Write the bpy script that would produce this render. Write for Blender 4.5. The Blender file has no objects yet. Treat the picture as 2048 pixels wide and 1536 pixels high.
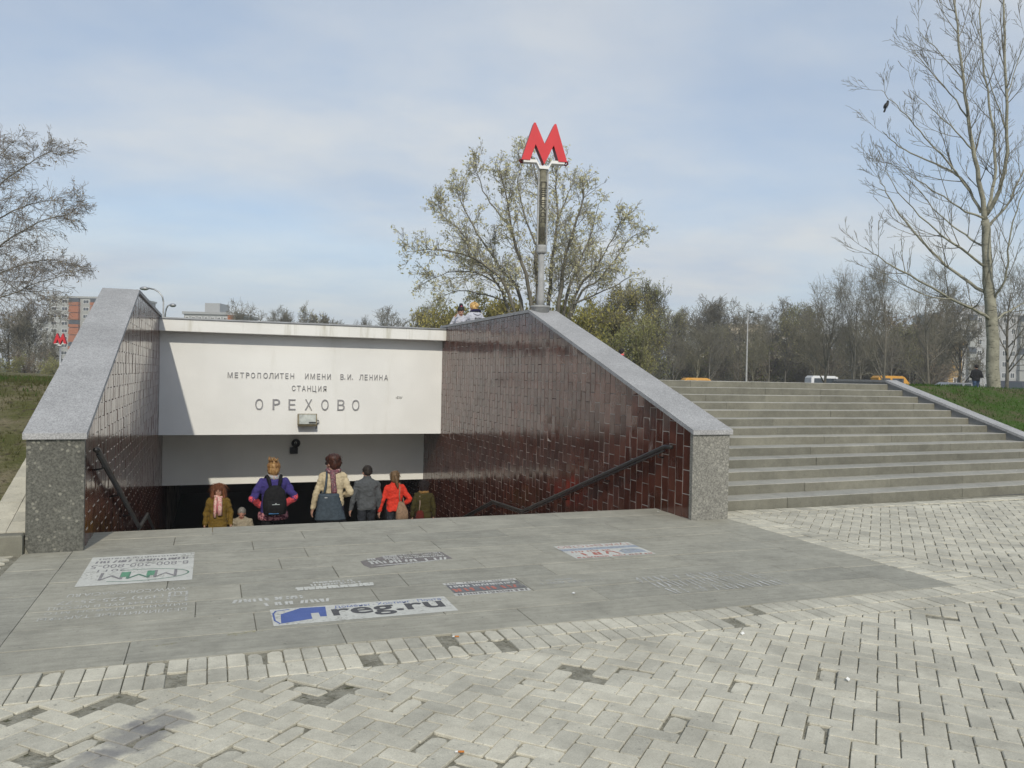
import bpy, bmesh, math, random
import numpy as np
from mathutils import Vector, Matrix, noise as mnoise
from mathutils.bvhtree import BVHTree
random.seed(7)
SC = bpy.context.scene
COL = SC.collection
R = math.radians

# ------------------------------------------------------------------ camera
F_PX, CAM_H = 1619.86, 1.6
_a, _r, _p = R(20.3744), R(1.1933), R(-0.6254)
CF = np.array([math.sin(_a)*math.cos(_p), math.cos(_a)*math.cos(_p), math.sin(_p)])
CR = np.array([math.cos(_a), -math.sin(_a), 0.0])
CU = np.cross(CR, CF)
cam = bpy.data.cameras.new('camera'); cam_ob = bpy.data.objects.new('camera', cam); COL.objects.link(cam_ob)
_rc = CR*math.cos(_r) + CU*math.sin(_r); _uc = CU*math.cos(_r) - CR*math.sin(_r)
mw = Matrix.Identity(4)
for i in range(3):
    mw[i][0] = _rc[i]; mw[i][1] = _uc[i]; mw[i][2] = -CF[i]
mw[2][3] = CAM_H
cam_ob.matrix_world = mw
cam.sensor_width = 36; cam.lens = F_PX/2048*36; cam.clip_end = 3000; cam.clip_start = 0.05
SC.camera = cam_ob

# ------------------------------------------------------------------ sky, sun, exposure
SUN_TRAVEL = Vector((0.19, 1.0, -0.71)).normalized()
elev = math.asin(-SUN_TRAVEL.z); srot = math.atan2(-SUN_TRAVEL.x, -SUN_TRAVEL.y)
world = bpy.data.worlds.new('World'); SC.world = world; world.use_nodes = True
nt = world.node_tree; nt.nodes.clear()
def wn(t, **k):
    n = nt.nodes.new(t)
    for a, b in k.items(): setattr(n, a, b)
    return n
wl = nt.links.new
sky = wn('ShaderNodeTexSky', sky_type='NISHITA', sun_disc=False, sun_elevation=elev, sun_rotation=srot, air_density=1.0, dust_density=0.7, ozone_density=1.5)
tc = wn('ShaderNodeTexCoord'); sep = wn('ShaderNodeSeparateXYZ'); wl(tc.outputs['Generated'], sep.inputs[0])
zz = wn('ShaderNodeMath', operation='ADD'); wl(sep.outputs[2], zz.inputs[0]); zz.inputs[1].default_value = 0.16
zm = wn('ShaderNodeMath', operation='MAXIMUM'); wl(zz.outputs[0], zm.inputs[0]); zm.inputs[1].default_value = 0.05
dx = wn('ShaderNodeMath', operation='DIVIDE'); wl(sep.outputs[0], dx.inputs[0]); wl(zm.outputs[0], dx.inputs[1])
dy = wn('ShaderNodeMath', operation='DIVIDE'); wl(sep.outputs[1], dy.inputs[0]); wl(zm.outputs[0], dy.inputs[1])
cmb = wn('ShaderNodeCombineXYZ'); wl(dx.outputs[0], cmb.inputs[0]); wl(dy.outputs[0], cmb.inputs[1])
mp = wn('ShaderNodeMapping'); wl(cmb.outputs[0], mp.inputs[0]); mp.inputs['Rotation'].default_value = (0, 0, R(35)); mp.inputs['Scale'].default_value = (0.8, 1.0, 1)
mp.inputs['Location'].default_value = (3.1, 1.7, 0)
n1 = wn('ShaderNodeTexNoise'); n1.inputs['Scale'].default_value = 0.62; n1.inputs['Detail'].default_value = 5; n1.inputs['Roughness'].default_value = 0.46; n1.inputs['Distortion'].default_value = 0.25
wl(mp.outputs[0], n1.inputs['Vector'])
r1 = wn('ShaderNodeMapRange', interpolation_type='SMOOTHSTEP'); wl(n1.outputs[0], r1.inputs[0])
r1.inputs[1].default_value = 0.32; r1.inputs[2].default_value = 0.66; r1.inputs[3].default_value = 0.34; r1.inputs[4].default_value = 0.97
n2 = wn('ShaderNodeTexNoise'); n2.inputs['Scale'].default_value = 2.1; n2.inputs['Detail'].default_value = 6; n2.inputs['Roughness'].default_value = 0.55
wl(mp.outputs[0], n2.inputs['Vector'])
cr = wn('ShaderNodeValToRGB'); wl(n2.outputs[0], cr.inputs[0])
cr.color_ramp.elements[0].position = 0.33; cr.color_ramp.elements[0].color = (0.46, 0.54, 0.645, 1)
cr.color_ramp.elements[1].position = 0.66; cr.color_ramp.elements[1].color = (0.625, 0.65, 0.665, 1)
SKY_STRENGTH, CLOUD = 0.135, 1.14
sm = wn('ShaderNodeMix', data_type='RGBA', blend_type='MIX')
cs = wn('ShaderNodeVectorMath', operation='SCALE'); wl(cr.outputs[0], cs.inputs[0]); cs.inputs['Scale'].default_value = CLOUD/SKY_STRENGTH
hz = wn('ShaderNodeMapRange', interpolation_type='SMOOTHSTEP'); wl(sep.outputs[2], hz.inputs[0])
hz.inputs[1].default_value = 0.0; hz.inputs[2].default_value = 0.34; hz.inputs[3].default_value = 0.97; hz.inputs[4].default_value = 0.0
mx = wn('ShaderNodeMath', operation='MAXIMUM'); wl(r1.outputs[0], mx.inputs[0]); wl(hz.outputs[0], mx.inputs[1])
wl(mx.outputs[0], sm.inputs['Factor']); wl(sky.outputs[0], sm.inputs['A']); wl(cs.outputs[0], sm.inputs['B'])
bg = wn('ShaderNodeBackground'); wl(sm.outputs['Result'], bg.inputs[0]); bg.inputs[1].default_value = SKY_STRENGTH
wo = wn('ShaderNodeOutputWorld'); wl(bg.outputs[0], wo.inputs[0])
sun = bpy.data.lights.new('sun', 'SUN'); sun.energy = 2.5; sun.angle = R(0.8); sun.color = (1.0, 0.93, 0.80)
sun_ob = bpy.data.objects.new('sun', sun); COL.objects.link(sun_ob); sun_ob.rotation_euler = SUN_TRAVEL.to_track_quat('-Z', 'Y').to_euler()
sun_ob.location = (-6, -30, 25)
vs = SC.view_settings; vs.view_transform = 'Standard'; vs.look = 'None'; vs.exposure = 0.03; vs.gamma = 1.0; vs.use_curve_mapping = False
SC.cycles.max_bounces = 8; SC.cycles.diffuse_bounces = 6; SC.cycles.transparent_max_bounces = 12

# ------------------------------------------------------------------ geometry helpers
def ray(u, v):
    x, y = u-1024, v-768
    return CF*F_PX + CR*(x*math.cos(_r)+y*math.sin(_r)) - CU*(-x*math.sin(_r)+y*math.cos(_r))
def at_y(u, v, Y): d = ray(u, v); t = Y/d[1]; return Vector((d[0]*t, Y, CAM_H+d[2]*t))
def at_depth(u, v, D): d = ray(u, v)*D/F_PX; return Vector((d[0], d[1], CAM_H+d[2]))
def at_ground(u, v, Z=0.0): d = ray(u, v); t = (Z-CAM_H)/d[2]; return Vector((d[0]*t, d[1]*t, Z))
def depth_of(p): return float(np.dot(np.array([p[0], p[1], p[2]-CAM_H]), CF))
def pix(p):
    q = np.array([p[0], p[1], p[2]-CAM_H]); z = q@CF
    if z < 0.05: return (-9999, -9999)
    x, y = F_PX*(q@CR)/z, -F_PX*(q@CU)/z
    return (1024+x*math.cos(_r)-y*math.sin(_r), 768+x*math.sin(_r)+y*math.cos(_r))

def tag(o, label=None, cat=None, group=None, kind=None):
    if label: o['label'] = label
    if cat: o['category'] = cat
    if group: o['group'] = group
    if kind: o['kind'] = kind
    return o
def thing(name, label, cat, loc=(0, 0, 0), rz=0.0, group=None):
    o = bpy.data.objects.new(name, None); COL.objects.link(o); o.empty_display_size = 0.1
    o.location = loc; o.rotation_euler = (0, 0, rz)
    return tag(o, label, cat, group)
def link(name, me, parent=None, mat=None):
    o = bpy.data.objects.new(name, me); COL.objects.link(o)
    if parent is not None: o.parent = parent
    if mat is not None and not me.materials: me.materials.append(mat)
    return o
def copy_tree(o, parent=None):
    c = o.copy(); COL.objects.link(c); c.parent = parent
    for ch in list(o.children): copy_tree(ch, c)
    return c

class MB:
    """collects shapes for one mesh"""
    def __init__(s): s.v = []; s.f = []; s.m = []; s.sm = []
    def add(s, vs_, fs, mi=0, smooth=False):
        b = len(s.v); s.v.extend([tuple(x) for x in vs_])
        for f in fs: s.f.append(tuple(b+i for i in f)); s.m.append(mi); s.sm.append(smooth)
        return s
    def box(s, x0, x1, y0, y1, z0, z1, mi=0, bev=0.0):
        if bev <= 0:
            V = [(x0,y0,z0),(x1,y0,z0),(x1,y1,z0),(x0,y1,z0),(x0,y0,z1),(x1,y0,z1),(x1,y1,z1),(x0,y1,z1)]
            return s.add(V, [(3,2,1,0),(4,5,6,7),(0,1,5,4),(1,2,6,5),(2,3,7,6),(3,0,4,7)], mi)
        b = bev; V = []
        for z, i in ((z0, b), (z0+b, 0), (z1-b, 0), (z1, b)):
            V += [(x0+i,y0+i,z),(x1-i,y0+i,z),(x1-i,y1-i,z),(x0+i,y1-i,z)]
        Fc = [(3,2,1,0), (12,13,14,15)]
        for k in range(3):
            for j in range(4): Fc.append((4*k+j, 4*k+(j+1) % 4, 4*k+4+(j+1) % 4, 4*k+4+j))
        return s.add(V, Fc, mi)
    def prism(s, pts, x0, x1, axis='x', mi=0):
        """extrude polygon pts (2D) along axis"""
        n = len(pts); V = []
        for x in (x0, x1):
            for p in pts:
                V.append((x, p[0], p[1]) if axis == 'x' else (p[0], x, p[1]) if axis == 'y' else (p[0], p[1], x))
        Fc = [tuple(range(n)), tuple(range(2*n-1, n-1, -1))] + [(i, n+i, n+(i+1) % n, (i+1) % n) for i in range(n)]
        return s.add(V, Fc, mi)
    def tube(s, pts, rad, n=8, mi=0, caps=True, smooth=True):
        pts = [Vector(p) for p in pts]; N = len(pts)
        rads = rad if isinstance(rad, (list, tuple)) else [rad]*N
        V = []; up = None
        for i, p in enumerate(pts):
            t = (pts[min(i+1, N-1)]-pts[max(i-1, 0)]); t = t.normalized() if t.length > 1e-9 else Vector((0,0,1))
            if up is None or abs(up.dot(t)) > 0.98: up = t.orthogonal().normalized()
            a = (up - t*up.dot(t)).normalized(); b = t.cross(a); up = a
            for k in range(n):
                w = 2*math.pi*k/n; V.append(p + (a*math.cos(w)+b*math.sin(w))*rads[i])
        Fc = [(i*n+k, i*n+(k+1) % n, (i+1)*n+(k+1) % n, (i+1)*n+k) for i in range(N-1) for k in range(n)]
        if caps: Fc += [tuple(range(n-1, -1, -1)), tuple(range((N-1)*n, N*n))]
        return s.add(V, Fc, mi, smooth)
    def lathe(s, prof, c=(0, 0, 0), n=16, mi=0, smooth=True):
        """prof: list of (radius, z)"""
        V = [(c[0]+r*math.cos(2*math.pi*k/n), c[1]+r*math.sin(2*math.pi*k/n), c[2]+z) for r, z in prof for k in range(n)]
        N = len(prof)
        Fc = [(i*n+k, i*n+(k+1) % n, (i+1)*n+(k+1) % n, (i+1)*n+k) for i in range(N-1) for k in range(n)]
        Fc += [tuple(range(n-1, -1, -1)), tuple(range((N-1)*n, N*n))]
        return s.add(V, Fc, mi, smooth)
    def ell(s, c, r, n=12, m=8, rot=None, mi=0):
        V = []; c = Vector(c)
        for i in range(m+1):
            t = math.pi*i/m
            for k in range(n):
                w = 2*math.pi*k/n; q = Vector((r[0]*math.sin(t)*math.cos(w), r[1]*math.sin(t)*math.sin(w), -r[2]*math.cos(t)))
                if rot is not None: q = rot @ q
                V.append(c+q)
        Fc = [(i*n+k, i*n+(k+1) % n, (i+1)*n+(k+1) % n, (i+1)*n+k) for i in range(m) for k in range(n)]
        return s.add(V, Fc, mi, True)
    def mesh(s, name, mats=()):
        me = bpy.data.meshes.new(name); me.from_pydata(s.v, [], s.f)
        for m in (mats if isinstance(mats, (list, tuple)) else [mats]): me.materials.append(m)
        me.polygons.foreach_set('material_index', s.m); me.polygons.foreach_set('use_smooth', s.sm)
        me.validate(); me.update(); return me
    def build(s, name, mats, parent=None): return link(name, s.mesh(name, mats), parent)
def arr_mesh(name, V, Q, mats, smooth=False, attr=None):
    """fast mesh from arrays, all faces with the same number of corners; attr: per-vertex float 'rnd'"""
    me = bpy.data.meshes.new(name); V = np.asarray(V, np.float32).reshape(-1, 3); Q = np.asarray(Q, np.int32)
    k = Q.shape[1]; n = len(Q)
    me.vertices.add(len(V)); me.vertices.foreach_set('co', V.ravel())
    me.loops.add(n*k); me.loops.foreach_set('vertex_index', Q.ravel())
    me.polygons.add(n); me.polygons.foreach_set('loop_start', np.arange(0, n*k, k, dtype=np.int32))
    if smooth: me.polygons.foreach_set('use_smooth', np.ones(n, bool))
    for m in (mats if isinstance(mats, (list, tuple)) else [mats]): me.materials.append(m)
    if attr is not None:
        at = me.attributes.new('rnd', 'FLOAT', 'POINT'); at.data.foreach_set('value', np.asarray(attr, np.float32))
    me.update(calc_edges=True); return me

# ------------------------------------------------------------------ materials
class G:
    def __init__(s, name):
        s.mat = bpy.data.materials.new(name); s.mat.use_nodes = True; s.nt = s.mat.node_tree
        s.bsdf = s.nt.nodes['Principled BSDF']; s.pos = None
    def n(s, t, **k):
        n = s.nt.nodes.new(t)
        for a, b in k.items(): setattr(n, a, b)
        return n
    def l(s, a, b): s.nt.links.new(a, b)
    def coord(s):
        if s.pos is None: s.pos = s.n('ShaderNodeNewGeometry').outputs['Position']
        return s.pos
    def val(s, x, inp):
        if hasattr(x, 'is_output'): s.l(x, inp)
        elif isinstance(x, (tuple, list)): inp.default_value = (x[0], x[1], x[2], 1) if len(inp.default_value) == 4 else x
        else: inp.default_value = x
    def noise(s, scale, detail=4, rough=0.6, stretch=None, co=None, dist=0.0):
        c = co or s.coord()
        if stretch:
            m = s.n('ShaderNodeMapping'); s.l(c, m.inputs[0]); m.inputs['Scale'].default_value = stretch; c = m.outputs[0]
        t = s.n('ShaderNodeTexNoise'); s.l(c, t.inputs['Vector']); t.inputs['Scale'].default_value = scale
        t.inputs['Detail'].default_value = detail; t.inputs['Roughness'].default_value = rough; t.inputs['Distortion'].default_value = dist
        return t.outputs[0]
    def voro(s, scale, co=None):
        t = s.n('ShaderNodeTexVoronoi'); s.l(co or s.coord(), t.inputs['Vector']); t.inputs['Scale'].default_value = scale
        return t.outputs['Distance']
    def rng(s, x, a, b, c=0.0, d=1.0, smooth=True):
        m = s.n('ShaderNodeMapRange'); m.interpolation_type = 'SMOOTHSTEP' if smooth else 'LINEAR'
        s.val(x, m.inputs[0])
        for i, q in enumerate((a, b, c, d)): m.inputs[i+1].default_value = q
        return m.outputs[0]
    def math(s, op, a, b=0.0):
        m = s.n('ShaderNodeMath', operation=op); s.val(a, m.inputs[0]); s.val(b, m.inputs[1]); return m.outputs[0]
    def mix(s, fac, a, b, mode='MIX'):
        m = s.n('ShaderNodeMix', data_type='RGBA', blend_type=mode)
        s.val(fac, m.inputs['Factor']); s.val(a, m.inputs['A']); s.val(b, m.inputs['B']); return m.outputs['Result']
    def gain(s, col, fac):
        """multiply colour by a scalar socket"""
        v = s.n('ShaderNodeVectorMath', operation='SCALE'); s.val(col, v.inputs[0]) if hasattr(col, 'is_output') else setattr(v.inputs[0], 'default_value', col[:3])
        s.val(fac, v.inputs['Scale']); return v.outputs[0]
    def rnd(s, src):
        if src == 'obj': return s.n('ShaderNodeObjectInfo').outputs['Random']
        a = s.n('ShaderNodeAttribute'); a.attribute_name = 'rnd'; return a.outputs['Fac']
    def bump(s, h, strength=0.3, dist=0.01):
        b = s.n('ShaderNodeBump'); b.inputs['Strength'].default_value = strength; b.inputs['Distance'].default_value = dist
        s.l(h, b.inputs['Height']); s.l(b.outputs[0], s.bsdf.inputs['Normal'])
    def done(s, col, rough=0.8, spec=0.4, metal=0.0):
        s.val(col, s.bsdf.inputs['Base Color']); s.val(rough, s.bsdf.inputs['Roughness'])
        s.bsdf.inputs['Specular IOR Level'].default_value = spec; s.bsdf.inputs['Metallic'].default_value = metal
        return s.mat
def plain(name, col, rough=0.7, var=0.12, scale=6.0, spec=0.35, metal=0.0, bump=0.0, bscale=60.0):
    g = G(name); n = g.noise(scale, 5)
    c = g.gain(tuple(col), g.rng(n, 0.25, 0.75, 1-var, 1+var))
    if bump: g.bump(g.noise(bscale, 4), bump, 0.01)
    return g.done(c, rough, spec, metal)
def two_tone(me, m2):
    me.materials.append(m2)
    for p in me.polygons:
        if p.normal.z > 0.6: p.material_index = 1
    return me
def stone(name, col, src=None, stain=None, rv=0.1, speck=0.25, sscale=160.0, blot=0.0, streak=None, rough=0.8, big=0.10, bump=0.25, pale=None):
    g = G(name); c = g.gain(tuple(col), g.rng(g.noise(1.3, 5, 0.6), 0.3, 0.7, 1-big, 1+big))
    c = g.gain(c, g.rng(g.noise(sscale, 2, 0.7), 0.3, 0.7, 1-speck, 1+speck))
    c = g.gain(c, g.rng(g.noise(14, 5, 0.65), 0.3, 0.7, 0.93, 1.07))
    if streak: c = g.gain(c, g.rng(g.noise(9, 4, 0.6, stretch=streak), 0.3, 0.7, 0.90, 1.09))
    if src: c = g.gain(c, g.rng(g.rnd(src), 0, 1, 1-rv, 1+rv, False))
    if src: c = g.mix(g.rng(g.rnd(src), 0.0, 1.0, 0.0, 0.16, False), c, (col[0]*1.06, col[1]*0.98, col[2]*0.86))
    if blot:
        w = g.noise(7, 2); v = g.n('ShaderNodeVectorMath', operation='ADD'); g.l(g.coord(), v.inputs[0])
        sc = g.n('ShaderNodeVectorMath', operation='SCALE'); g.l(g.n('ShaderNodeTexNoise').outputs['Color'], sc.inputs[0]); sc.inputs['Scale'].default_value = 0.03; g.l(sc.outputs[0], v.inputs[1])
        d = g.voro(21, v.outputs[0]); keep = g.rng(g.noise(5.5, 2), 0.42, 0.55)
        c = g.mix(g.math('MULTIPLY', g.math('MULTIPLY', g.rng(d, 0.20, 0.33, 1, 0), keep), blot), c, pale or (0.42, 0.41, 0.34))
    if src:      # trodden-in dirt spots and gum
        c = g.mix(g.math('MULTIPLY', g.rng(g.noise(31, 3, 0.5), 0.66, 0.71), 0.45), c, (0.10, 0.10, 0.09)); c = g.gain(c, g.rng(g.noise(3.3, 6, 0.7), 0.30, 0.62, 0.86, 1.04))
    if stain:
        for (x, y, r_, a) in stain:
            d = g.n('ShaderNodeVectorMath', operation='DISTANCE'); g.l(g.coord(), d.inputs[0]); d.inputs[1].default_value = (x, y, 0)
            dd = g.math('ADD', d.outputs['Value'], g.rng(g.noise(6, 4), 0.2, 0.8, -0.09, 0.09)); c = g.mix(g.rng(dd, r_*0.5, r_*1.15, a, 0), c, (0.14, 0.14, 0.155))
    g.bump(g.noise(90, 4), bump, 0.006)
    return g.done(c, rough, 0.35)

M = {}
M['paver_o'] = stone('paver_concrete', (0.50, 0.48, 0.398), 'obj', [(-0.30, 3.80, 0.17, 0.55), (-0.18, 4.0, 0.11, 0.5), (-0.42, 3.64, 0.12, 0.45)], 0.13, 0.12, 150, rough=0.9, big=0.15)
M['paver_a'] = stone('paver_concrete_field', (0.50, 0.48, 0.398), 'attr', [(-0.30, 3.80, 0.17, 0.55)], 0.13, 0.12, 150, rough=0.9, big=0.15)
def dirt_mat():
    g = G('sandy_joint_dirt'); n = g.noise(9, 8, 0.7)
    c = g.mix(g.rng(n, 0.35, 0.65), (0.19, 0.18, 0.14), (0.34, 0.325, 0.265))
    c = g.mix(g.rng(g.noise(60, 4), 0.55, 0.7), c, (0.36, 0.35, 0.30)); c = g.mix(g.rng(g.noise(17, 5), 0.58, 0.68), c, (0.09, 0.09, 0.055))
    g.bump(g.noise(50, 6), 0.8, 0.02); return g.done(c, 0.95, 0.1)
M['dirt'] = dirt_mat()
M['slab'] = stone('granite_paving_slab', (0.325, 0.315, 0.262), 'obj', None, 0.09, 0.16, 240, streak=(0.25, 3, 3), rough=0.75, big=0.08)
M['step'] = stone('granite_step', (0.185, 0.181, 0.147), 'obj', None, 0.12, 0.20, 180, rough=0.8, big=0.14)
M['tread'] = stone('pale_step_tread', (0.345, 0.338, 0.30), 'obj', None, 0.07, 0.16, 200, rough=0.8, big=0.08)  # paler tone for upward faces; the risers keep the darker step tone
M['stair'] = stone('bounce_pale_stair', (0.44, 0.43, 0.39), 'obj', None, 0.07, 0.16, 200, rough=0.8, big=0.08)  # tone raised so the stairs bounce light onto the lower panel
M['coping'] = stone('granite_coping', (0.345, 0.345, 0.345), None, None, 0, 0.30, 75, blot=0.3, pale=(0.55, 0.55, 0.55), rough=0.7)
M['pillar_l'] = stone('dark_granite_pillar', (0.105, 0.105, 0.090), None, None, 0, 0.36, 60, blot=0.42, rough=0.7, pale=(0.40, 0.39, 0.32))
M['pillar_r'] = stone('grey_granite_pillar', (0.225, 0.22, 0.195), None, None, 0, 0.36, 60, blot=0.5, rough=0.7, pale=(0.42, 0.41, 0.35))
M['cheek'] = stone('grey_cheek_granite', (0.20, 0.205, 0.205), None, None, 0, 0.2, 150)
def tile_mat(name, src):
    g = G(name); r = g.rnd(src)
    c = g.mix(g.rng(r, 0, 1, 0, 1, False), (0.062, 0.020, 0.013), (0.115, 0.040, 0.026))
    c = g.gain(c, g.rng(g.noise(3.0, 4), 0.3, 0.7, 0.75, 1.2))
    lime = g.math('MULTIPLY', g.rng(g.noise(5.5, 6, 0.7, stretch=(1, 2.5, 0.35)), 0.56, 0.72), g.rng(g.noise(0.9, 3), 0.46, 0.62))
    c = g.mix(g.math('MULTIPLY', lime, 0.7), c, (0.36, 0.31, 0.28))
    g.bump(g.noise(5, 2), 0.03, 0.004)
    ro = g.math('ADD', g.rng(g.noise(4, 4), 0.3, 0.7, 0.09, 0.19), g.math('MULTIPLY', lime, 0.4))
    return g.done(c, ro, 0.75)
M['tile_o'] = tile_mat('glazed_maroon_tile', 'obj'); M['tile_a'] = tile_mat('glazed_maroon_tile_field', 'attr')
def grout_mat():
    g = G('mortar'); n = g.noise(2.2, 5)
    c = g.mix(g.rng(n, 0.30, 0.55), (0.10, 0.075, 0.06), (0.50, 0.46, 0.40)); return g.done(c, 0.95, 0.1)
M['grout'] = grout_mat()
def plaster(name, col, stain=0.5, lo=0.56, hi=0.80):
    g = G(name); c = g.gain(tuple(col), g.rng(g.noise(0.8, 5), 0.3, 0.7, 0.95, 1.04))
    st = g.math('MULTIPLY', g.rng(g.noise(1.6, 6, 0.65, stretch=(2.2, 1, 0.22)), lo, hi), stain)
    c = g.mix(st, c, (col[0]*0.66, col[1]*0.64, col[2]*0.56))
    sp = g.math('MULTIPLY', g.rng(g.noise(23, 5, 0.7), 0.68, 0.74), stain*0.8); c = g.mix(sp, c, (0.30, 0.28, 0.23))
    g.bump(g.noise(38, 5), 0.22, 0.01); return g.done(c, 0.85, 0.25)
M['fascia'] = plaster('white_plaster', (0.82, 0.825, 0.80), 0.30)
M['beam'] = plaster('worn_white_beam_paint', (0.80, 0.80, 0.765), 0.85, 0.50, 0.70)
M['panel'] = plaster('grey_white_lower_panel', (0.86, 0.855, 0.80), 0.12)
M['letter'] = plain('grey_raised_letter', (0.30, 0.30, 0.31), 0.6, 0.2, 10)
M['roof'] = plain('bitumen_roof', (0.10, 0.10, 0.10), 0.9)
M['tunnel'] = plain('tunnel_shade_tone', (0.035, 0.032, 0.03), 0.7)  # near-black tone puts the unlit passage's darkness into the colour
M['black_metal'] = plain('black_painted_rail', (0.018, 0.017, 0.016), 0.4, 0.3, 8, 0.5)
M['dark'] = plain('dark_plastic', (0.02, 0.02, 0.02), 0.5)
M['galv'] = plain('galvanised_metal', (0.36, 0.37, 0.38), 0.42, 0.15, 5, 0.5, 0.6)
M['dull'] = plain('dull_grey_paint', (0.33, 0.335, 0.33), 0.65, 0.2, 7, 0.3)
M['bronze'] = plain('weathered_bronze', (0.25, 0.235, 0.17), 0.5, 0.3, 12, 0.5, 0.3)
M['bronze_d'] = plain('dark_bronze_relief', (0.045, 0.042, 0.033), 0.55)
M['white_p'] = plain('white_enamel', (0.78, 0.78, 0.76), 0.4, 0.05)
M['red'] = plain('red_sign_plastic', (0.60, 0.022, 0.032), 0.4, 0.06, 3, 0.4)
M['red_d'] = plain('dark_red_sign_edge', (0.16, 0.012, 0.014), 0.5)
M['glass'] = plain('window_glass', (0.045, 0.055, 0.065), 0.12, 0.15, 0.3, 0.6)
M['lampglass'] = plain('lamp_reflector_glass', (0.55, 0.56, 0.50), 0.15, 0.25, 9, 0.6, 0.4)
M['brassy'] = plain('tarnished_lamp_case', (0.23, 0.20, 0.13), 0.45, 0.3, 12, 0.5, 0.3)
def grass_ground():
    g = G('spring_grass_ground'); c = g.mix(g.rng(g.noise(1.1, 6, 0.65), 0.36, 0.60), (0.115, 0.10, 0.058), (0.055, 0.105, 0.018))
    c = g.mix(g.rng(g.noise(12, 6), 0.55, 0.7), c, (0.17, 0.15, 0.10)); g.bump(g.noise(30, 5), 0.9, 0.04); return g.done(c, 0.95, 0.1)
M['grass'] = grass_ground()
def bank_ground():
    g = G('trampled_bank_soil'); c = g.mix(g.rng(g.noise(0.9, 7, 0.7), 0.40, 0.58), (0.23, 0.20, 0.13), (0.115, 0.12, 0.045))
    c = g.mix(g.rng(g.noise(11, 6), 0.52, 0.66), c, (0.085, 0.07, 0.045)); g.bump(g.noise(25, 6), 1.0, 0.05); return g.done(c, 0.95, 0.1)
M['bank'] = bank_ground()
M['asphalt'] = stone('asphalt', (0.10, 0.10, 0.10), None, None, 0, 0.3, 90)
def leafm(name, a, b, rough=0.7):
    g = G(name); c = g.mix(g.rnd('obj'), a, b); c = g.gain(c, g.rng(g.noise(0.9, 3), 0.3, 0.7, 0.75, 1.25)); g.done(c, rough, 0.2)
    tr = g.n('ShaderNodeBsdfTranslucent'); g.l(c, tr.inputs[0]); mx_ = g.n('ShaderNodeMixShader'); mx_.inputs[0].default_value = 0.45; g.l(g.bsdf.outputs[0], mx_.inputs[1]); g.l(tr.outputs[0], mx_.inputs[2]); g.l(mx_.outputs[0], g.nt.nodes['Material Output'].inputs['Surface']); return g.mat
def bark(name, col, dark=None):
    g = G(name); c = g.gain(tuple(col), g.rng(g.noise(3, 6, 0.7), 0.3, 0.7, 0.7, 1.25))
    if dark: c = g.mix(g.rng(g.noise(5, 4, 0.6, stretch=(1, 1, 5)), 0.58, 0.66), c, dark)
    g.bump(g.noise(14, 6), 0.6, 0.03); return g.done(c, 0.9, 0.15)
M['bark_grey'] = bark('grey_bark', (0.17, 0.158, 0.13)); M['bark_dark'] = bark('dark_bark', (0.085, 0.076, 0.062))
M['bark_brown'] = bark('brown_twig', (0.25, 0.21, 0.165)); M['bark_pale'] = bark('pale_poplar_bark', (0.30, 0.29, 0.225), (0.09, 0.085, 0.06))
M['twig_pale'] = bark('pale_twig', (0.20, 0.185, 0.145)); M['bark_olive'] = bark('olive_bark', (0.22, 0.205, 0.14))
M['twig_haze'] = bark('greyish_twig', (0.205, 0.192, 0.150))
M['leaf_bud'] = leafm('young_leaf_bud', (0.62, 0.60, 0.34), (0.70, 0.66, 0.42))
M['leaf_yel'] = leafm('yellow_green_leaf', (0.44, 0.40, 0.13), (0.48, 0.42, 0.16))
M['leaf_grn'] = leafm('fresh_green_leaf', (0.31, 0.32, 0.12), (0.37, 0.35, 0.16))
M['leaf_brn'] = leafm('russet_brown_leaf', (0.34, 0.27, 0.185), (0.31, 0.27, 0.18))
M['blade'] = leafm('grass_blade', (0.05, 0.115, 0.015), (0.06, 0.12, 0.018))
M['blade_dry'] = leafm('dry_grass_blade', (0.16, 0.14, 0.075), (0.11, 0.12, 0.04))

# ------------------------------------------------------------------ layout numbers (metres)
XL, XR = -1.03, 5.13            # inner tile faces of the two stairwell walls
XLL, XRR = -1.457, 5.60         # outer faces
YP, Y_EDGE, Y_SLAB = 7.86, 8.69, 4.79
Y_APEX, Z_APEX, Z_PIL = 13.0, 2.735, 1.035
Y_BEAM, Y_FASC, Y_PAN = 18.27, 18.60, 20.20
Z_BT, Z_BB, Z_FB, Z_PB = 2.655, 2.37, 0.178, -1.11
ST_Y0, ST_RISE, ST_TREAD, ST_ROT, ST_X0, ST_X1 = 8.31, 0.1208, 0.3753, math.atan(0.0643), 5.70, 13.75
Z_TOP = 13*ST_RISE
def view_depth(x, y): return x*math.sin(_a)+y*math.cos(_a)
def lerp(x, xs, ys): return float(np.interp(x, xs, ys))
def terr(x, y):
    far = lerp(view_depth(x, y), [0, 19, 27, 43, 52, 70, 500], [1.55, 1.55, 0.95, 0.9, -0.42, -0.45, -0.45])
    if x < XLL+0.03:
        if y < 7.86: return -0.014
        return min(far, 0.13+0.27*(y-7.9), 1.33) + 0.10*mnoise.noise(Vector((x*0.5, y*0.5, 0)))*min(1, max(0, -1.9-x))
    if x < 5.59: return -0.014 if y < 20 else min(far, 1.3)
    if x < 14.0:
        if y < 12.9: return -0.014
        return -0.05 if y < 13.5 else min(far, 1.553)
    if y < 8.6: return -0.014
    return min(far, 0.02+0.318*(y-8.7), 1.60) + 0.05*mnoise.noise(Vector((x*0.4, y*0.4, 3)))

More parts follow.
